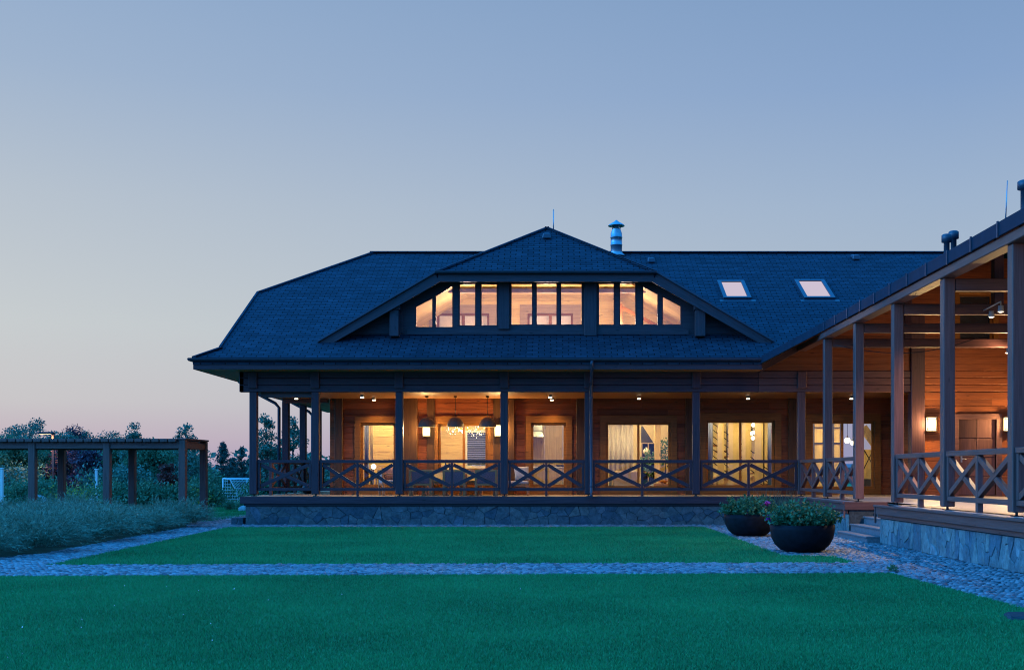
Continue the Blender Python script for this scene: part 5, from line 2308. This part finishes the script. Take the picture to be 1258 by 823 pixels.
# side porch: dark ornament and small blue bench seen through the corner railing
mb = MB(); mb.lathe([(0, 0), (.16, .0), (.26, .12), (.22, .26), (.10, .34), (.0, .35)], (-8.0, 37.3, DECK + .0005), 20)
o = mb.build('floor_urn', M['black']); tag(o, 'low dark urn on the side porch floor behind the corner railing', 'urn')

# ================================================================== PLANTERS
def planter(px, py, label, seed):
    x, y = gnd(px, py)
    y += .35
    x = (px - 685) * y / F
    t = empty('bowl_planter', (x, y, .035)); tag(t, label, 'planter', 'black bowl planters on the cobbles')
    z0 = .035
    prof = [(0, .0), (.30, .0), (.40, .035), (.50, .13), (.565, .26), (.59, .40), (.595, .50), (.575, .50), (.555, .40), (.50, .34), (0, .34)]
    mb = MB(); mb.lathe(prof, (x, y, z0), 48); mb.build('bowl', M['planter'], t)
    mb = MB(); mb.lathe([(0, .45), (.3, .44), (.57, .43)], (x, y, z0), 30); mb.build('soil', M['soil'], t)
    r = np.random.default_rng(seed)
    # many leafy shoots
    st = MB()
    C = []
    for k in range(210):
        a = r.uniform(0, 2 * math.pi); q = .52 * math.sqrt(r.uniform())
        bx, by = x + q * math.cos(a), y + q * math.sin(a)
        ln = r.uniform(.18, .48) * (1.15 - .5 * q)
        lx, ly = q * math.cos(a) * .36 + r.normal(0, .06), q * math.sin(a) * .36 + r.normal(0, .07)
        p0, p1, p2 = (bx, by, z0 + .44), (bx + lx * .4, by + ly * .4, z0 + .44 + ln * .7), (bx + lx, by + ly, z0 + .44 + ln * (.95 if q < .4 else .6))
        st.tube([p0, p1, p2], [.005, .004, .002], 4, cap=False)
        for m_ in range(26):
            f_ = r.uniform(.12, 1.03)
            pp = np.array(p0) * (1 - f_) ** 2 + 2 * np.array(p1) * f_ * (1 - f_) + np.array(p2) * f_ ** 2
            C.append(pp + r.normal(0, .022, 3))
    st.build('stem', M['leaf_plant'], t, recalc=False)
    V, Fc = leaves_at(np.array(C), .040, r, .5, 1.7)
    link('foliage', raw_mesh('foliage', V, Fc, M['leaf_plant']), t, True)
    return t, x, y, z0


def flower(p, r, rnd, label):
    t = empty('pink_flower', p); 
    V, Fc = [], []
    C = []
    for k in range(60):
        d = Vector((rnd.gauss(0, 1), rnd.gauss(0, 1), rnd.gauss(.2, 1))).normalized()
        C.append(np.array(p) + np.array(d) * r * rnd.uniform(.5, 1))
    V, Fc = leaves_at(np.array(C), r * .75, np.random.default_rng(rnd.randint(0, 999)), .4, 1.1)
    return V, Fc


rf = random.Random(4)
pl, x, y, z0 = planter(985.5, 681, 'nearer black bowl planter full of green leaves, in front of the stair', 11)
for dx, dy, dz in ((-.62, -.12, .62), (.25, -.3, .66)):
    V, Fc = flower((x + dx, y + dy, z0 + dz), .055, rf, '')
    link('flower', raw_mesh('flower', V, Fc, M['petal']), pl, True)
pl, x, y, z0 = planter(921, 660.5, 'farther black bowl planter with a magenta bloom, beside the lawn corner', 12)
for dx, dy, dz, rr in ((.33, -.3, .72, .08), (-.12, -.45, .56, .05)):
    V, Fc = flower((x + dx, y + dy, z0 + dz), rr, rf, '')
    link('flower', raw_mesh('flower', V, Fc, M['petal']), pl, True)
# wispy tall grass behind the planters
gx, gy = 5.6, 29.6
V, Fc = [], []
for k in range(260):
    a = rf.random() * 2 * math.pi
    q = .42 * math.sqrt(rf.random())
    p0 = Vector((gx + q * math.cos(a) * 1.3, gy + q * math.sin(a), 0.03))
    ln = rf.uniform(.5, 1.15)
    tip = p0 + Vector((rf.gauss(0, .22), rf.gauss(0, .18), ln))
    mid = (p0 + tip) / 2 + Vector((0, 0, ln * .08))
    wv = Vector((.007, .003, 0))
    i = len(V)
    V += [p0 - wv, p0 + wv, mid + wv, mid - wv, tip]
    Fc += [(i, i + 1, i + 2, i + 3), (i + 3, i + 2, i + 4, i + 4)]
me = bpy.data.meshes.new('grass_clump')
me.from_pydata([tuple(v) for v in V], [], [f[:3] if f[2] == f[3] else f for f in Fc])
me.materials.append(M['leaf_dark'])
o = link('grass_clump', me)
tag(o, 'wispy dark grass clump growing by the stone plinth behind the planters', 'plant')

# flat stone by the lawn edge, tuft of weed at the path corner
mb = MB()
x, y = gnd(1246, 759)
mb.hexa([(x - .2, y - .35, .0), (x + .5, y - .4, .0), (x + .55, y + .15, .0), (x - .05, y + .2, .0), (x - .17, y - .31, .055), (x + .47, y - .36, .06), (x + .5, y + .12, .05), (x - .02, y + .16, .05)])
o = mb.build('stepping_stone', M['mortar'], None, .02)
tag(o, 'flat grey stone lying at the right edge of the near lawn', 'stone')
cl, r_ = leaf_cloud(60, .07, .05, 77, .7)
x, y = gnd(1097, 704)
cl[:, 2] = np.abs(cl[:, 2])
V, Fc = leaves_at(cl + np.array([x, y, .04]), .028, r_, .8, 2.4)
o = link('weed_tuft', raw_mesh('weed_tuft', V, Fc, M['leaf_mid'])); tag(o, 'small weed tuft at the corner where the cobbled strip meets the wide path', 'plant')
# scattered pale petals on the near lawn
P = []
for px, py in ((27, 777), (101, 767), (100, 777), (153, 724), (141, 749), (152, 752), (205, 725), (244, 730), (226, 760), (259, 772), (260, 793), (287, 728), (10, 815), (28, 810), (330, 742), (420, 735), (520, 760), (640, 728), (1022, 781), (760, 770)):
    x, y = gnd(px, py)
    P.append((x, y, .045))
V, Fc = leaves_at(np.array(P), .014, np.random.default_rng(1), 2, 1.2)
o = link('fallen_petals', raw_mesh('fallen_petals', V, Fc, M['white_petal'])); tag(o, 'tiny pale petals scattered over the near lawn', 'petals', kind='stuff')

# ================================================================== PERGOLA
pg = empty('pergola', (-14, 35, 0)); tag(pg, 'long timber pergola with slatted top, standing behind the feathery bushes', 'pergola')
TOPZ = EYE + (582 - 551) * 34 / F
FX = [(p - 685) * 34 / F for p in (224.7, 132, 40.3)]
FX += [FX[-1] - 2.2, FX[-1] - 4.4]
for y in (34.0, 36.0):
    for x in FX:
        mb = MB(); mb.box(x - .1, x + .1, y - .1, y + .1, 0, TOPZ + .26); mb.build('post', M['pergola'], pg, .012)
    mb = MB()
    for a, b in zip(FX, FX[1:]):
        mb.box(b + .101, a - .101, y - .07, y + .07, TOPZ, TOPZ + .19)
    mb.box(FX[-1] - .5, FX[-1] - .101, y - .07, y + .07, TOPZ, TOPZ + .19)
    mb.build('beam', M['pergola'], pg, .01)
mb = MB()
mb.box(FX[0] - .07, FX[0] + .07, 34.101, 35.899, TOPZ, TOPZ + .19)
mb.build('beam', M['pergola'], pg, .01)
x = FX[0] - .26
k = 0
while x > FX[-1] - .4:
    mb = MB(); mb.box(x - .105, x + .105, 33.80, 36.2, TOPZ + .191, TOPZ + .29); mb.build('slat', M['pergola'], pg, .008)
    x -= .247
mb = MB(); mb.box(FX[0] - .12, FX[0] + .13, 33.88, 36.12, TOPZ + .262, TOPZ + .31); mb.build('slat', M['pergola'], pg, .01)


# ================================================================== PLANTS ALONG THE PATH
def feathery(seed, n=430):
    """arching feathery shoots with fine side leaves, centred on the origin"""
    r = np.random.default_rng(seed)
    Vs, Fs = [], []
    base = 0
    for k in range(n):
        a = r.uniform(0, 2 * math.pi)
        q = .35 * math.sqrt(r.uniform())
        lean = abs(r.uniform(.05, 1.45))
        ln = r.uniform(.72, .95) * (1.02 - .20 * lean)
        d = np.array([math.cos(a), math.sin(a), 0])
        p0 = d * q * np.array([1, 1, 0])
        p2 = p0 + d * ln * math.sin(lean) * 1.0 + np.array([0, 0, ln * math.cos(lean * .85)])
        p1 = p0 + d * ln * .25 * math.sin(lean) + np.array([0, 0, ln * .62])
        p2 = p2 + r.normal(0, .05, 3)
        m = 26
        f = np.linspace(.18, 1, m)[:, None]
        C = p0 * (1 - f) ** 2 + 2 * p1 * f * (1 - f) + p2 * f ** 2
        C = C + r.normal(0, .012, (m, 3))
        tdir = 2 * (1 - f) * (p1 - p0) + 2 * f * (p2 - p1)
        tdir /= np.linalg.norm(tdir, axis=1)[:, None]
        sd2 = r.normal(0, 1, (m, 3)); 
        lf = tdir * .8 + sd2 * .35
        lf /= np.linalg.norm(lf, axis=1)[:, None]
        s = np.cross(lf, r.normal(0, 1, (m, 3))); s /= np.linalg.norm(s, axis=1)[:, None]
        L_ = r.uniform(.05, .12, m)[:, None]
        V = np.empty((m, 3, 3))
        V[:, 0] = C - s * .0055
        V[:, 1] = C + s * .0055
        V[:, 2] = C + lf * L_
        Vs.append(V.reshape(-1, 3))
    V = np.concatenate(Vs)
    V[:, 2] = np.maximum(V[:, 2], .02)
    return raw_mesh('feathery_bush', V, np.arange(len(V)).reshape(-1, 3), M['bush'])


fb = [feathery(s) for s in (1, 2, 3)]
spots = []
# front row follows the path edge
for k in range(9):
    t = k / 8
    spots.append((-9.78 - .82 * t + (.10 if k % 2 else -.22), 19.9 + t * 13.3, (1.14 if k % 2 else .84) + .1 * math.sin(k * 2.3), 'front'))
for k in range(8):
    t = k / 7
    spots.append((-11.6 - .7 * t + (.2 if k % 2 else -.2), 20.9 + t * 12.0, .95 + .16 * math.sin(k * 1.7), 'second'))
for k in range(7):
    t = k / 6
    spots.append((-13.2 - .8 * t, 23 + t * 10, .95 + .15 * math.sin(k * 1.3), 'third'))
for k in range(4):
    spots.append((-15.0 - .3 * k, 26 + k * 2.1, 1.05, 'fourth'))
ordn = ['nearest the camera', 'next after the nearest', 'third along', 'fourth along', 'fifth along', 'sixth along', 'seventh along', 'eighth along', 'ninth along', 'tenth along', 'eleventh along', 'twelfth along', 'thirteenth along', 'closest to the house']
cnt = {}
for k, (x, y, s, row) in enumerate(spots):
    o = link('feathery_bush', fb[k % 3])
    o.location = (x, y, .018)
    o.rotation_euler = (0, 0, rng.uniform(0, 6.28))
    o.scale = (s * 1.12, s * 1.12, s * rng.uniform(.70, .92))
    i = cnt.get(row, 0)
    cnt[row] = i + 1
    rn = {'front': 'in the row edging the cobbles', 'second': 'in the row behind the edging row', 'third': 'in the third row from the cobbles', 'fourth': 'in the row farthest from the cobbles'}[row]
    tag(o, f'grey-green feathery bush {rn}, {ordn[i]}', 'bush', 'feathery bushes beside the path')


# ================================================================== GARDEN BEHIND THE PERGOLA
def leafmesh(name, C, size, r, m, up=.3, k=1.6):
    V, Fc = leaves_at(C, size, r, up, k)
    return raw_mesh(name, V, Fc, m)


def broad_tree(name, h, wd, m, seed, nleaf=5200, trunk=.22, leaf=.14, label=None, shape='round', clumps=34, sub=.30):
    """trunk with limbs, crown made of leaf clumps"""
    r = np.random.default_rng(seed)
    root = empty(name, (0, 0, 0))
    mb = MB()
    th = h * trunk
    pts = [(0, 0, 0), (.05 * r.normal(), .05 * r.normal(), th), (.08 * r.normal(), .08 * r.normal(), h * .6), (0, 0, h * .9)]
    mb.tube(pts, [h * .022, h * .017, h * .010, h * .003], 7)
    cs = []
    for k in range(clumps):
        t = (k + .5) / clumps
        z = th * .8 + (h * .97 - th * .8) * t
        if shape == 'round':
            rad = wd * math.sqrt(max(.03, 1 - (2 * (t - .42) / 1.2) ** 2))
        elif shape == 'column':
            rad = wd * (1 - t) ** .45 * (.45 + .75 * min(1, t * 3))
        elif shape == 'pine':
            rad = wd * (.5 + .6 * math.sin(math.pi * min(1, t * 1.0))) * (1.0 if t < .8 else .8)
        else:
            rad = wd * (1.05 - t)
        a = k * 2.399 + r.normal(0, .4)
        q = rad * r.uniform(.35, 1.0)
        c = np.array([q * math.cos(a), q * math.sin(a), z + r.normal(0, .05 * h)])
        c[2] = min(c[2], h * .98)
        cs.append(c)
        b = Vector((0, 0, max(th * .7, c[2] - q * .7)))
        mb.tube([b, (b + Vector(c)) / 2 + Vector((0, 0, .04 * h)), Vector(c)], [h * .007, h * .004, h * .0015], 5, cap=False)
    mb.build('trunk', M['bark'], root, recalc=False)
    per = nleaf // clumps
    C = []
    for c in cs:
        sz = wd * sub * r.uniform(.7, 1.35)
        d = r.normal(0, 1, (per, 3)); d /= np.linalg.norm(d, axis=1)[:, None]
        C.append(c + d * (r.uniform(0, 1, per) ** .45)[:, None] * sz * np.array([1.15, 1.15, .8]))
    C = np.concatenate(C)
    C[:, 2] = np.maximum(C[:, 2], .1)
    link('crown', leafmesh('crown', C, leaf, r, M[m]), root)
    return root


def spruce(name, h, wd, m, seed, n=46):
    r = np.random.default_rng(seed)
    root = empty(name)
    mb = MB()
    mb.tube([(0, 0, 0), (0, 0, h * .6), (0, 0, h)], [h * .018, h * .010, .006], 7)
    C = []
    for k in range(n * 4):
        t = r.uniform(0, 1) ** .85
        z = h * (.06 + .93 * t)
        a = k * 2.399 + r.normal(0, .3)
        ln = wd * (1.04 - t) * r.uniform(.65, 1.1) + .05
        d = np.array([math.cos(a), math.sin(a), 0])
        drop = -.22 + .75 * t
        tip = d * ln + np.array([0, 0, z + ln * drop])
        b0 = np.array([0, 0, z])
        if k % 3 == 0:
            mb.tube([tuple(b0), tuple(tip)], [.012, .003], 4, cap=False)
        m_ = int(14 + 60 * ln / wd)
        f = r.uniform(.12, 1.02, m_)[:, None]
        C.append(b0 + (tip - b0) * f + r.normal(0, 1, (m_, 3)) * (.02 + .04 * wd * .5 * (1 - f)))
    mb.build('trunk', M['bark'], root, recalc=False)
    link('crown', leafmesh('crown', np.concatenate(C), .045, r, M[m], .1, 2.2), root)
    return root


def place(o, px, ybase, Y, label, cat='tree', group=None, s=1, rz=0):
    o.location = ((px - 685) * Y / F, Y, 0)
    o.rotation_euler = (0, 0, rz)
    o.scale = (s, s, s)
    tag(o, label, cat, group)
    return o


def hz(py, Y):
    return EYE + (582 - py) * Y / F


# protos, then copies of each with its own label
G1 = 'trees behind the pergola'
pr_a = broad_tree('broadleaf_tree', 3.05, 1.8, 'leaf_mid', 21, 11000, .10, .085)
place(pr_a, 8, 0, 58, 'mid-green round tree at the left edge behind the pergola', group=G1)
A = [(52, 60, 1.0, 'mid-green round tree behind the lit garden lamp'), (150, 62, 1.0, 'mid-green round tree between the second and third pergola posts'),
     (188, 60, .98, 'mid-green round tree behind the red-leaved shrub'), (222, 64, 1.0, 'mid-green round tree behind the pergola end posts'),
     (-22, 60, 1.05, 'mid-green round tree just past the left edge')]
for px, Y, s, lab in A:
    c = copy_tree(pr_a); place(c, px, 0, Y, lab, group=G1, s=s, rz=rng.uniform(0, 6))
pr_b = broad_tree('broadleaf_tree', 3.35, 1.9, 'leaf_dark', 22, 11000, .08, .085)
place(pr_b, 20, 0, 66, 'dark bushy tree left of the tall pine with cloud-like top', group=G1)
for px, Y, s, lab in ((75, 68, 1.08, 'dark bushy tree showing above the pergola right of the lamp'), (118, 70, .95, 'dark bushy tree behind the second pergola post'), (172, 70, .92, 'dark bushy tree behind the slender pine'), (205, 72, .9, 'dark bushy tree rising over the red-leaved shrub'), (240, 78, .72, 'small dark bushy tree at the pergola end'), (136, 66, .85, 'dark bushy tree in the middle of the pergola view')):
    c = copy_tree(pr_b); place(c, px, 0, Y, lab, group=G1, s=s, rz=rng.uniform(0, 6))
pr = broad_tree('pine_tree', hz(519, 70), 2.2, 'leaf_dark', 31, 6500, .35, .08, shape='pine', clumps=30, sub=.24)
place(pr, 36, 0, 70, 'tallest pine with cloud-like clumps rising above the pergola at left')
pr = broad_tree('pine_tree', hz(522, 60), 1.35, 'leaf_dark', 32, 3400, .35, .07, shape='cone', clumps=22, sub=.22)
place(pr, 164, 0, 60, 'slender open-topped pine above the middle of the pergola')
pr = broad_tree('birch_tree', hz(523, 56), 1.0, 'leaf_dark', 33, 2600, .2, .075, shape='column', clumps=30, sub=.26)
place(pr, 228, 0, 56, 'slim loose-leaved tree above the right end of the pergola')
for px, Y, top, lab in ((88, 80, 527, 'ragged dark treetop right of the garden lamp head'), (101, 84, 529, 'ragged dark treetop above the thin lamp pole'), (137, 85, 534, 'low ragged treetop over the middle pergola post')):
    pr = broad_tree('broadleaf_tree', hz(top, Y), 1.5, 'leaf_plum' if px == 88 else 'leaf_dark', px, 4200, .2, .09, shape='column', clumps=30, sub=.3)
    place(pr, px, 0, Y, lab, group=G1)
pr = broad_tree('plum_tree', 2.55, 1.0, 'leaf_plum', 41, 3600, .08, .10, shape='column', clumps=30, sub=.4)
place(pr, 108, 0, 55, 'dense plum-leaved tree between the thin lamp pole and the white post')
c = copy_tree(pr); place(c, 84, 0, 57, 'dense plum-leaved tree left of the thin lamp pole', s=1.05, rz=2)
pr = broad_tree('red_leaved_shrub', hz(572, 46), .55, 'leaf_red', 42, 1500, .05, .09, shape='column', clumps=22, sub=.42)
place(pr, 206, 0, 46, 'small red-leaved shrub between the right pergola posts', 'shrub')
pr = broad_tree('plum_tree', hz(551, 62), .9, 'leaf_plum', 43, 2600, .1, .11, shape='column', clumps=26, sub=.4)
place(pr, 199, 0, 62, 'tall plum-leaved tree above the small red shrub')
# spruces right of the pergola
pr = spruce('spruce_tree', hz(543, 62), 1.15, 'leaf_blue', 51, 34)
place(pr, 274, 0, 62, 'tallest spruce standing behind the football goal')
pr = spruce('spruce_tree', hz(549, 64), .8, 'leaf_blue', 52, 30)
place(pr, 297, 0, 64, 'thin spruce between the tallest spruce and the house corner')
pr = spruce('spruce_tree', hz(556, 66), 1.0, 'leaf_blue', 53, 30)
place(pr, 310, 0, 66, 'spruce partly behind the corner post of the porch')
pr = spruce('spruce_tree', hz(563, 70), 1.3, 'leaf_blue', 54)
place(pr, 286, 0, 70, 'low dark spruce right behind the goal net')
# poplars behind the side porch
for px, top, Y, wd, sd2, lab in ((327, 513, 52, .75, 61, 'tall slim poplar seen between the corner post and the downpipe'), (361, 514, 52, .8, 62, 'tall slim poplar seen between the two side porch posts'), (384, 560, 56, .9, 63, 'short bushy tree seen through the porch near the house wall'), (342, 548, 58, .9, 64, 'half-hidden slim tree between the two tall poplars')):
    pr = broad_tree('poplar_tree', hz(top, Y), wd, 'leaf_dark', sd2, 4200, .05, .07, shape='column', clumps=44, sub=.34)
    place(pr, px, 0, Y, lab)
# round shrubs at ground level
pr = broad_tree('round_shrub', 1.15, .95, 'leaf_mid', 71, 2600, .02, .08, clumps=22, sub=.5)
G2 = 'low shrubs in the garden'
place(pr, 50, 0, 50, 'rounded green shrub behind the pale boulder', 'shrub', G2)
for px, Y, s, lab in ((20, 48, .9, 'rounded green shrub left of the pale boulder'), (70, 52, .8, 'rounded green shrub behind the dark pergola post near the lamp'), (112, 48, .75, 'rounded green shrub below the white post'), (142, 44, .95, 'rounded green shrub left of the grey-blue box'), (182, 44, .95, 'rounded green shrub right of the grey-blue box'), (215, 44, .85, 'rounded green shrub by the right pergola front post'), (236, 50, .9, 'rounded green shrub between the pergola end posts'),
                      (258, 50, .8, 'rounded green shrub left of the goal'), (284, 46.5, .30, 'rounded low shrub in front of the goal'), (300, 46, .33, 'rounded low shrub between the goal and the stone plinth'), (254, 58, 1.2, 'rounded shrub past the pergola end, farther off'), (322, 52, 1.0, 'rounded shrub behind the porch corner railing')):
    c = copy_tree(pr); place(c, px, 0, Y, lab, 'shrub', G2, s, rng.uniform(0, 6))
pr = broad_tree('round_shrub', 1.6, 1.3, 'leaf_dark', 72, 2600, .02, .1, clumps=22, sub=.5)
place(pr, 4, 0, 54, 'large dark shrub at the left edge behind the white post', 'shrub', G2)
for px, Y, s, lab in ((30, 56, 1.0, 'large dark shrub under the tallest pine'), (160, 54, 1.0, 'large dark shrub behind the grey-blue box'), (128, 54, 1.0, 'large dark shrub behind the middle pergola front post'), (230, 60, 1.0, 'large dark shrub behind the pergola end')):
    c = copy_tree(pr); place(c, px, 0, Y, lab, 'shrub', G2, s, rng.uniform(0, 6))
# yellow flower clumps near the lamps
for k, (px, Y, lab) in enumerate(((103, 47, 'clump of tall yellow flowers left of the white post'), (92, 48, 'clump of tall yellow flowers near the thin lamp pole'), (49, 51, 'few tall straw-coloured flower spikes behind the front pergola post'), (231, 46, 'clump of yellow flowers lit below the lamp at the pergola end'))):
    r_ = np.random.default_rng(80 + k)
    n = 420
    C = np.stack([r_.normal(0, .55, n), r_.normal(0, .3, n), np.abs(r_.normal(.45, .3, n))], 1)
    V, Fc = leaves_at(C, .05, r_, .8, 1.8)
    o = link('flower_clump', raw_mesh('flower_clump', V, Fc, M['leaf_yellow']))
    o.location = ((px - 685) * Y / F, Y, 0)
    tag(o, lab, 'flowers')


def boulder(px, py, Y, sx_, sz_, seed, label):
    r_ = random.Random(seed)
    bm = bmesh.new()
    bmesh.ops.create_icosphere(bm, subdivisions=3, radius=1)
    k_ = [Vector((r_.gauss(0, 1), r_.gauss(0, 1), r_.gauss(0, 1))).normalized() for _ in range(12)]
    for v in bm.verts:
        d = v.co.normalized()
        f_ = min(1.0, min(.72 / max(.2, d.dot(q)) for q in k_ if d.dot(q) > .3) if any(d.dot(q) > .3 for q in k_) else 1)
        v.co = d * (.35 + .65 * f_) * (1 + .03 * math.sin(9 * d.x + 5 * d.z))
        v.co.x *= sx_; v.co.y *= sx_ * .8; v.co.z *= sz_
    me = bpy.data.meshes.new('boulder'); bm.to_mesh(me); bm.free()
    me.materials.append(M['stonepale'])
    o = link('boulder', me); o.location = ((px - 685) * Y / F, Y, sz_ * .55)
    tag(o, label, 'boulder')


boulder(40, 0, 49, .72, .45, 1, 'pale flat-topped boulder behind the front left pergola post')
boulder(298.5, 0, 45, .22, .16, 2, 'small pale rock in the grass beside the stone plinth')
boulder(117, 0, 47, .3, .35, 3, 'grey boulder at the foot of the white post')
# grey-blue box
x, y, z = at(159, 603, 46)
t = empty('utility_box', (x, 46, 0)); tag(t, 'grey-blue utility box behind the bushes under the pergola', 'box')
mb = MB(); mb.box(x - .42, x + .42, 45.8, 46.2, 0, z + .02); mb.build('cabinet', M['boxpaint'], t, .015)
mb = MB(); mb.box(x - .45, x + .45, 45.77, 46.23, z + .0205, z + .06); mb.build('lid', M['boxpaint'], t, .01)
# white posts
for px, Y, top, lab in ((118.5, 47, 577, 'white post near the plum-leaved tree'), (2.5, 44, 576, 'white post at the left edge of the garden')):
    x = (px - 685) * Y / F
    t = empty('white_post', (x, Y, 0)); tag(t, lab, 'post')
    mb = MB(); mb.box(x - .05, x + .05, Y - .05, Y + .05, 0, hz(top, Y)); mb.build('shaft', M['white'], t, .01)
    mb = MB(); mb.box(x - .065, x + .065, Y - .065, Y + .065, hz(top, Y) + .0005, hz(top, Y) + .04); mb.build('cap', M['white'], t, .01)
    for zz in (.35, .6):
        mb = MB(); mb.box(x + .051, x + .12, Y - .02, Y + .02, zz, zz + .05); mb.build('bracket', M['white'], t)
# garden lamps
def garden_lamp(px, Y, h, label, power, arm=-1):
    x = (px - 685) * Y / F
    t = empty('garden_lamp', (x, Y, 0)); tag(t, label, 'lamp')
    mb = MB(); mb.box(x - .055, x + .055, Y - .055, Y + .055, 0, h); mb.build('pole', M['pergola'], t, .01)
    mb = MB(); mb.box(x + arm * .75, x + .06, Y - .09, Y + .09, h + .0005, h + .10); mb.build('head', M['black'], t, .015)
    mb = MB(); mb.box(x + arm * .66, x + arm * .14, Y - .06, Y + .06, h - .015, h - .0005); mb.build('diffuser', M['lampglow'], t)
    lamp('garden_light', 'SPOT', (x + arm * .2, Y - .12, h - .03), power, (1, .62, .28), .12, 150, (x + arm * .38, Y, 0), t, .7)
    return t


garden_lamp(65.5, 56, hz(533, 56), 'lit garden lamp with L-shaped head rising above the pergola', 420)
garden_lamp(33, 80, hz(551, 80), 'far lit garden lamp left of the front pergola post', 250)
garden_lamp(96.5, 60, hz(548, 60), 'unlit-looking thin dark lamp pole right of the lit garden lamp', 25)
garden_lamp(238.5, 66, hz(549, 66), 'lit garden lamp inside the right end of the pergola', 380, -1)

# football goal, seen almost from its side
gl = empty('football_goal', ((283 - 685) * 56 / F, 56, 0)); tag(gl, 'small white football goal with net on the lawn beyond the house', 'goal')
GX, GY = (274 - 685) * 55 / F, 55.0
Hh = hz(587.5, 55.5)
A0, A1 = Vector((GX, GY, 0)), Vector((GX + .69, GY + 1.7, 0))
dn = Vector((.95, -.05, 0))
mb = MB()
def bar(a, b, m=mb, r=.035):
    m.tube([a, b], r, 8)
Z = Vector((0, 0, Hh))
bar(A0, A0 + Z); bar(A1, A1 + Z); bar(A0 + Z, A1 + Z)
mb.build('frame', M['white'], gl)
mb = MB()
for q in (A0, A1):
    mb.tube([q + Z, q + Z * .96 + dn * .35, q + Z * .6 + dn * .62, q + dn * .85], .025, 8)
mb.tube([A0 + dn * .85, A1 + dn * .85], .025, 8)
mb.build('rear_frame', M['white'], gl)
mb = MB()
def backp(s, v):
    p = A0.lerp(A1, s)
    if v < .35:
        return p + Z * (1 - .04 * v / .35) + dn * v
    if v < .62:
        f_ = (v - .35) / .27
        return p + Z * (.96 - .36 * f_) + dn * (.35 + .27 * f_)
    f_ = min(1, (v - .62) / .5)
    return p + Z * .6 * (1 - f_) + dn * (.62 + .23 * f_)
for i in range(17):
    pts = [backp(i / 16, v) for v in (0, .2, .35, .5, .62, .8, .95, 1.12)]
    mb.tube(pts, .009, 4, cap=False)
for v in [k * .1 for k in range(12)]:
    mb.tube([backp(0, v), backp(1, v)], .009, 4, cap=False)
for q in (A0, A1):
    for k in range(1, 9):
        z = Hh * k / 9
        ext = .85 - .25 * (k / 9) if k < 6 else .62 - .12 * (k - 5)
        mb.tube([q + Vector((0, 0, z)), q + Vector((0, 0, z)) + dn * ext], .009, 4, cap=False)
    for k in range(1, 7):
        x_ = .85 * k / 7
        top = Hh * (.97 if x_ < .35 else .97 - (x_ - .35) * 1.35)
        mb.tube([q + dn * x_, q + dn * x_ + Vector((0, 0, max(.1, top)))], .009, 4, cap=False)
mb.build('net', M['white'], gl, recalc=False)
# low distant tree belt at the horizon
r_ = np.random.default_rng(9)
n = 26000
x = r_.uniform(-200, 150, n)
y = r_.normal(190, 14, n)
hh = 3.2 + 1.2 * np.sin(x * .11) + .9 * np.sin(x * .37 + 1)
C = np.stack([x, y, np.minimum(np.abs(r_.normal(0, .45, n)), 1.0) * hh], 1)
V, Fc = leaves_at(C, .8, r_, .3, 1.4)
o = link('distant_treeline', raw_mesh('distant_treeline', V, Fc, M['leaf_dark']))
tag(o, 'far belt of dark trees along the horizon beyond the garden', 'trees', kind='stuff')
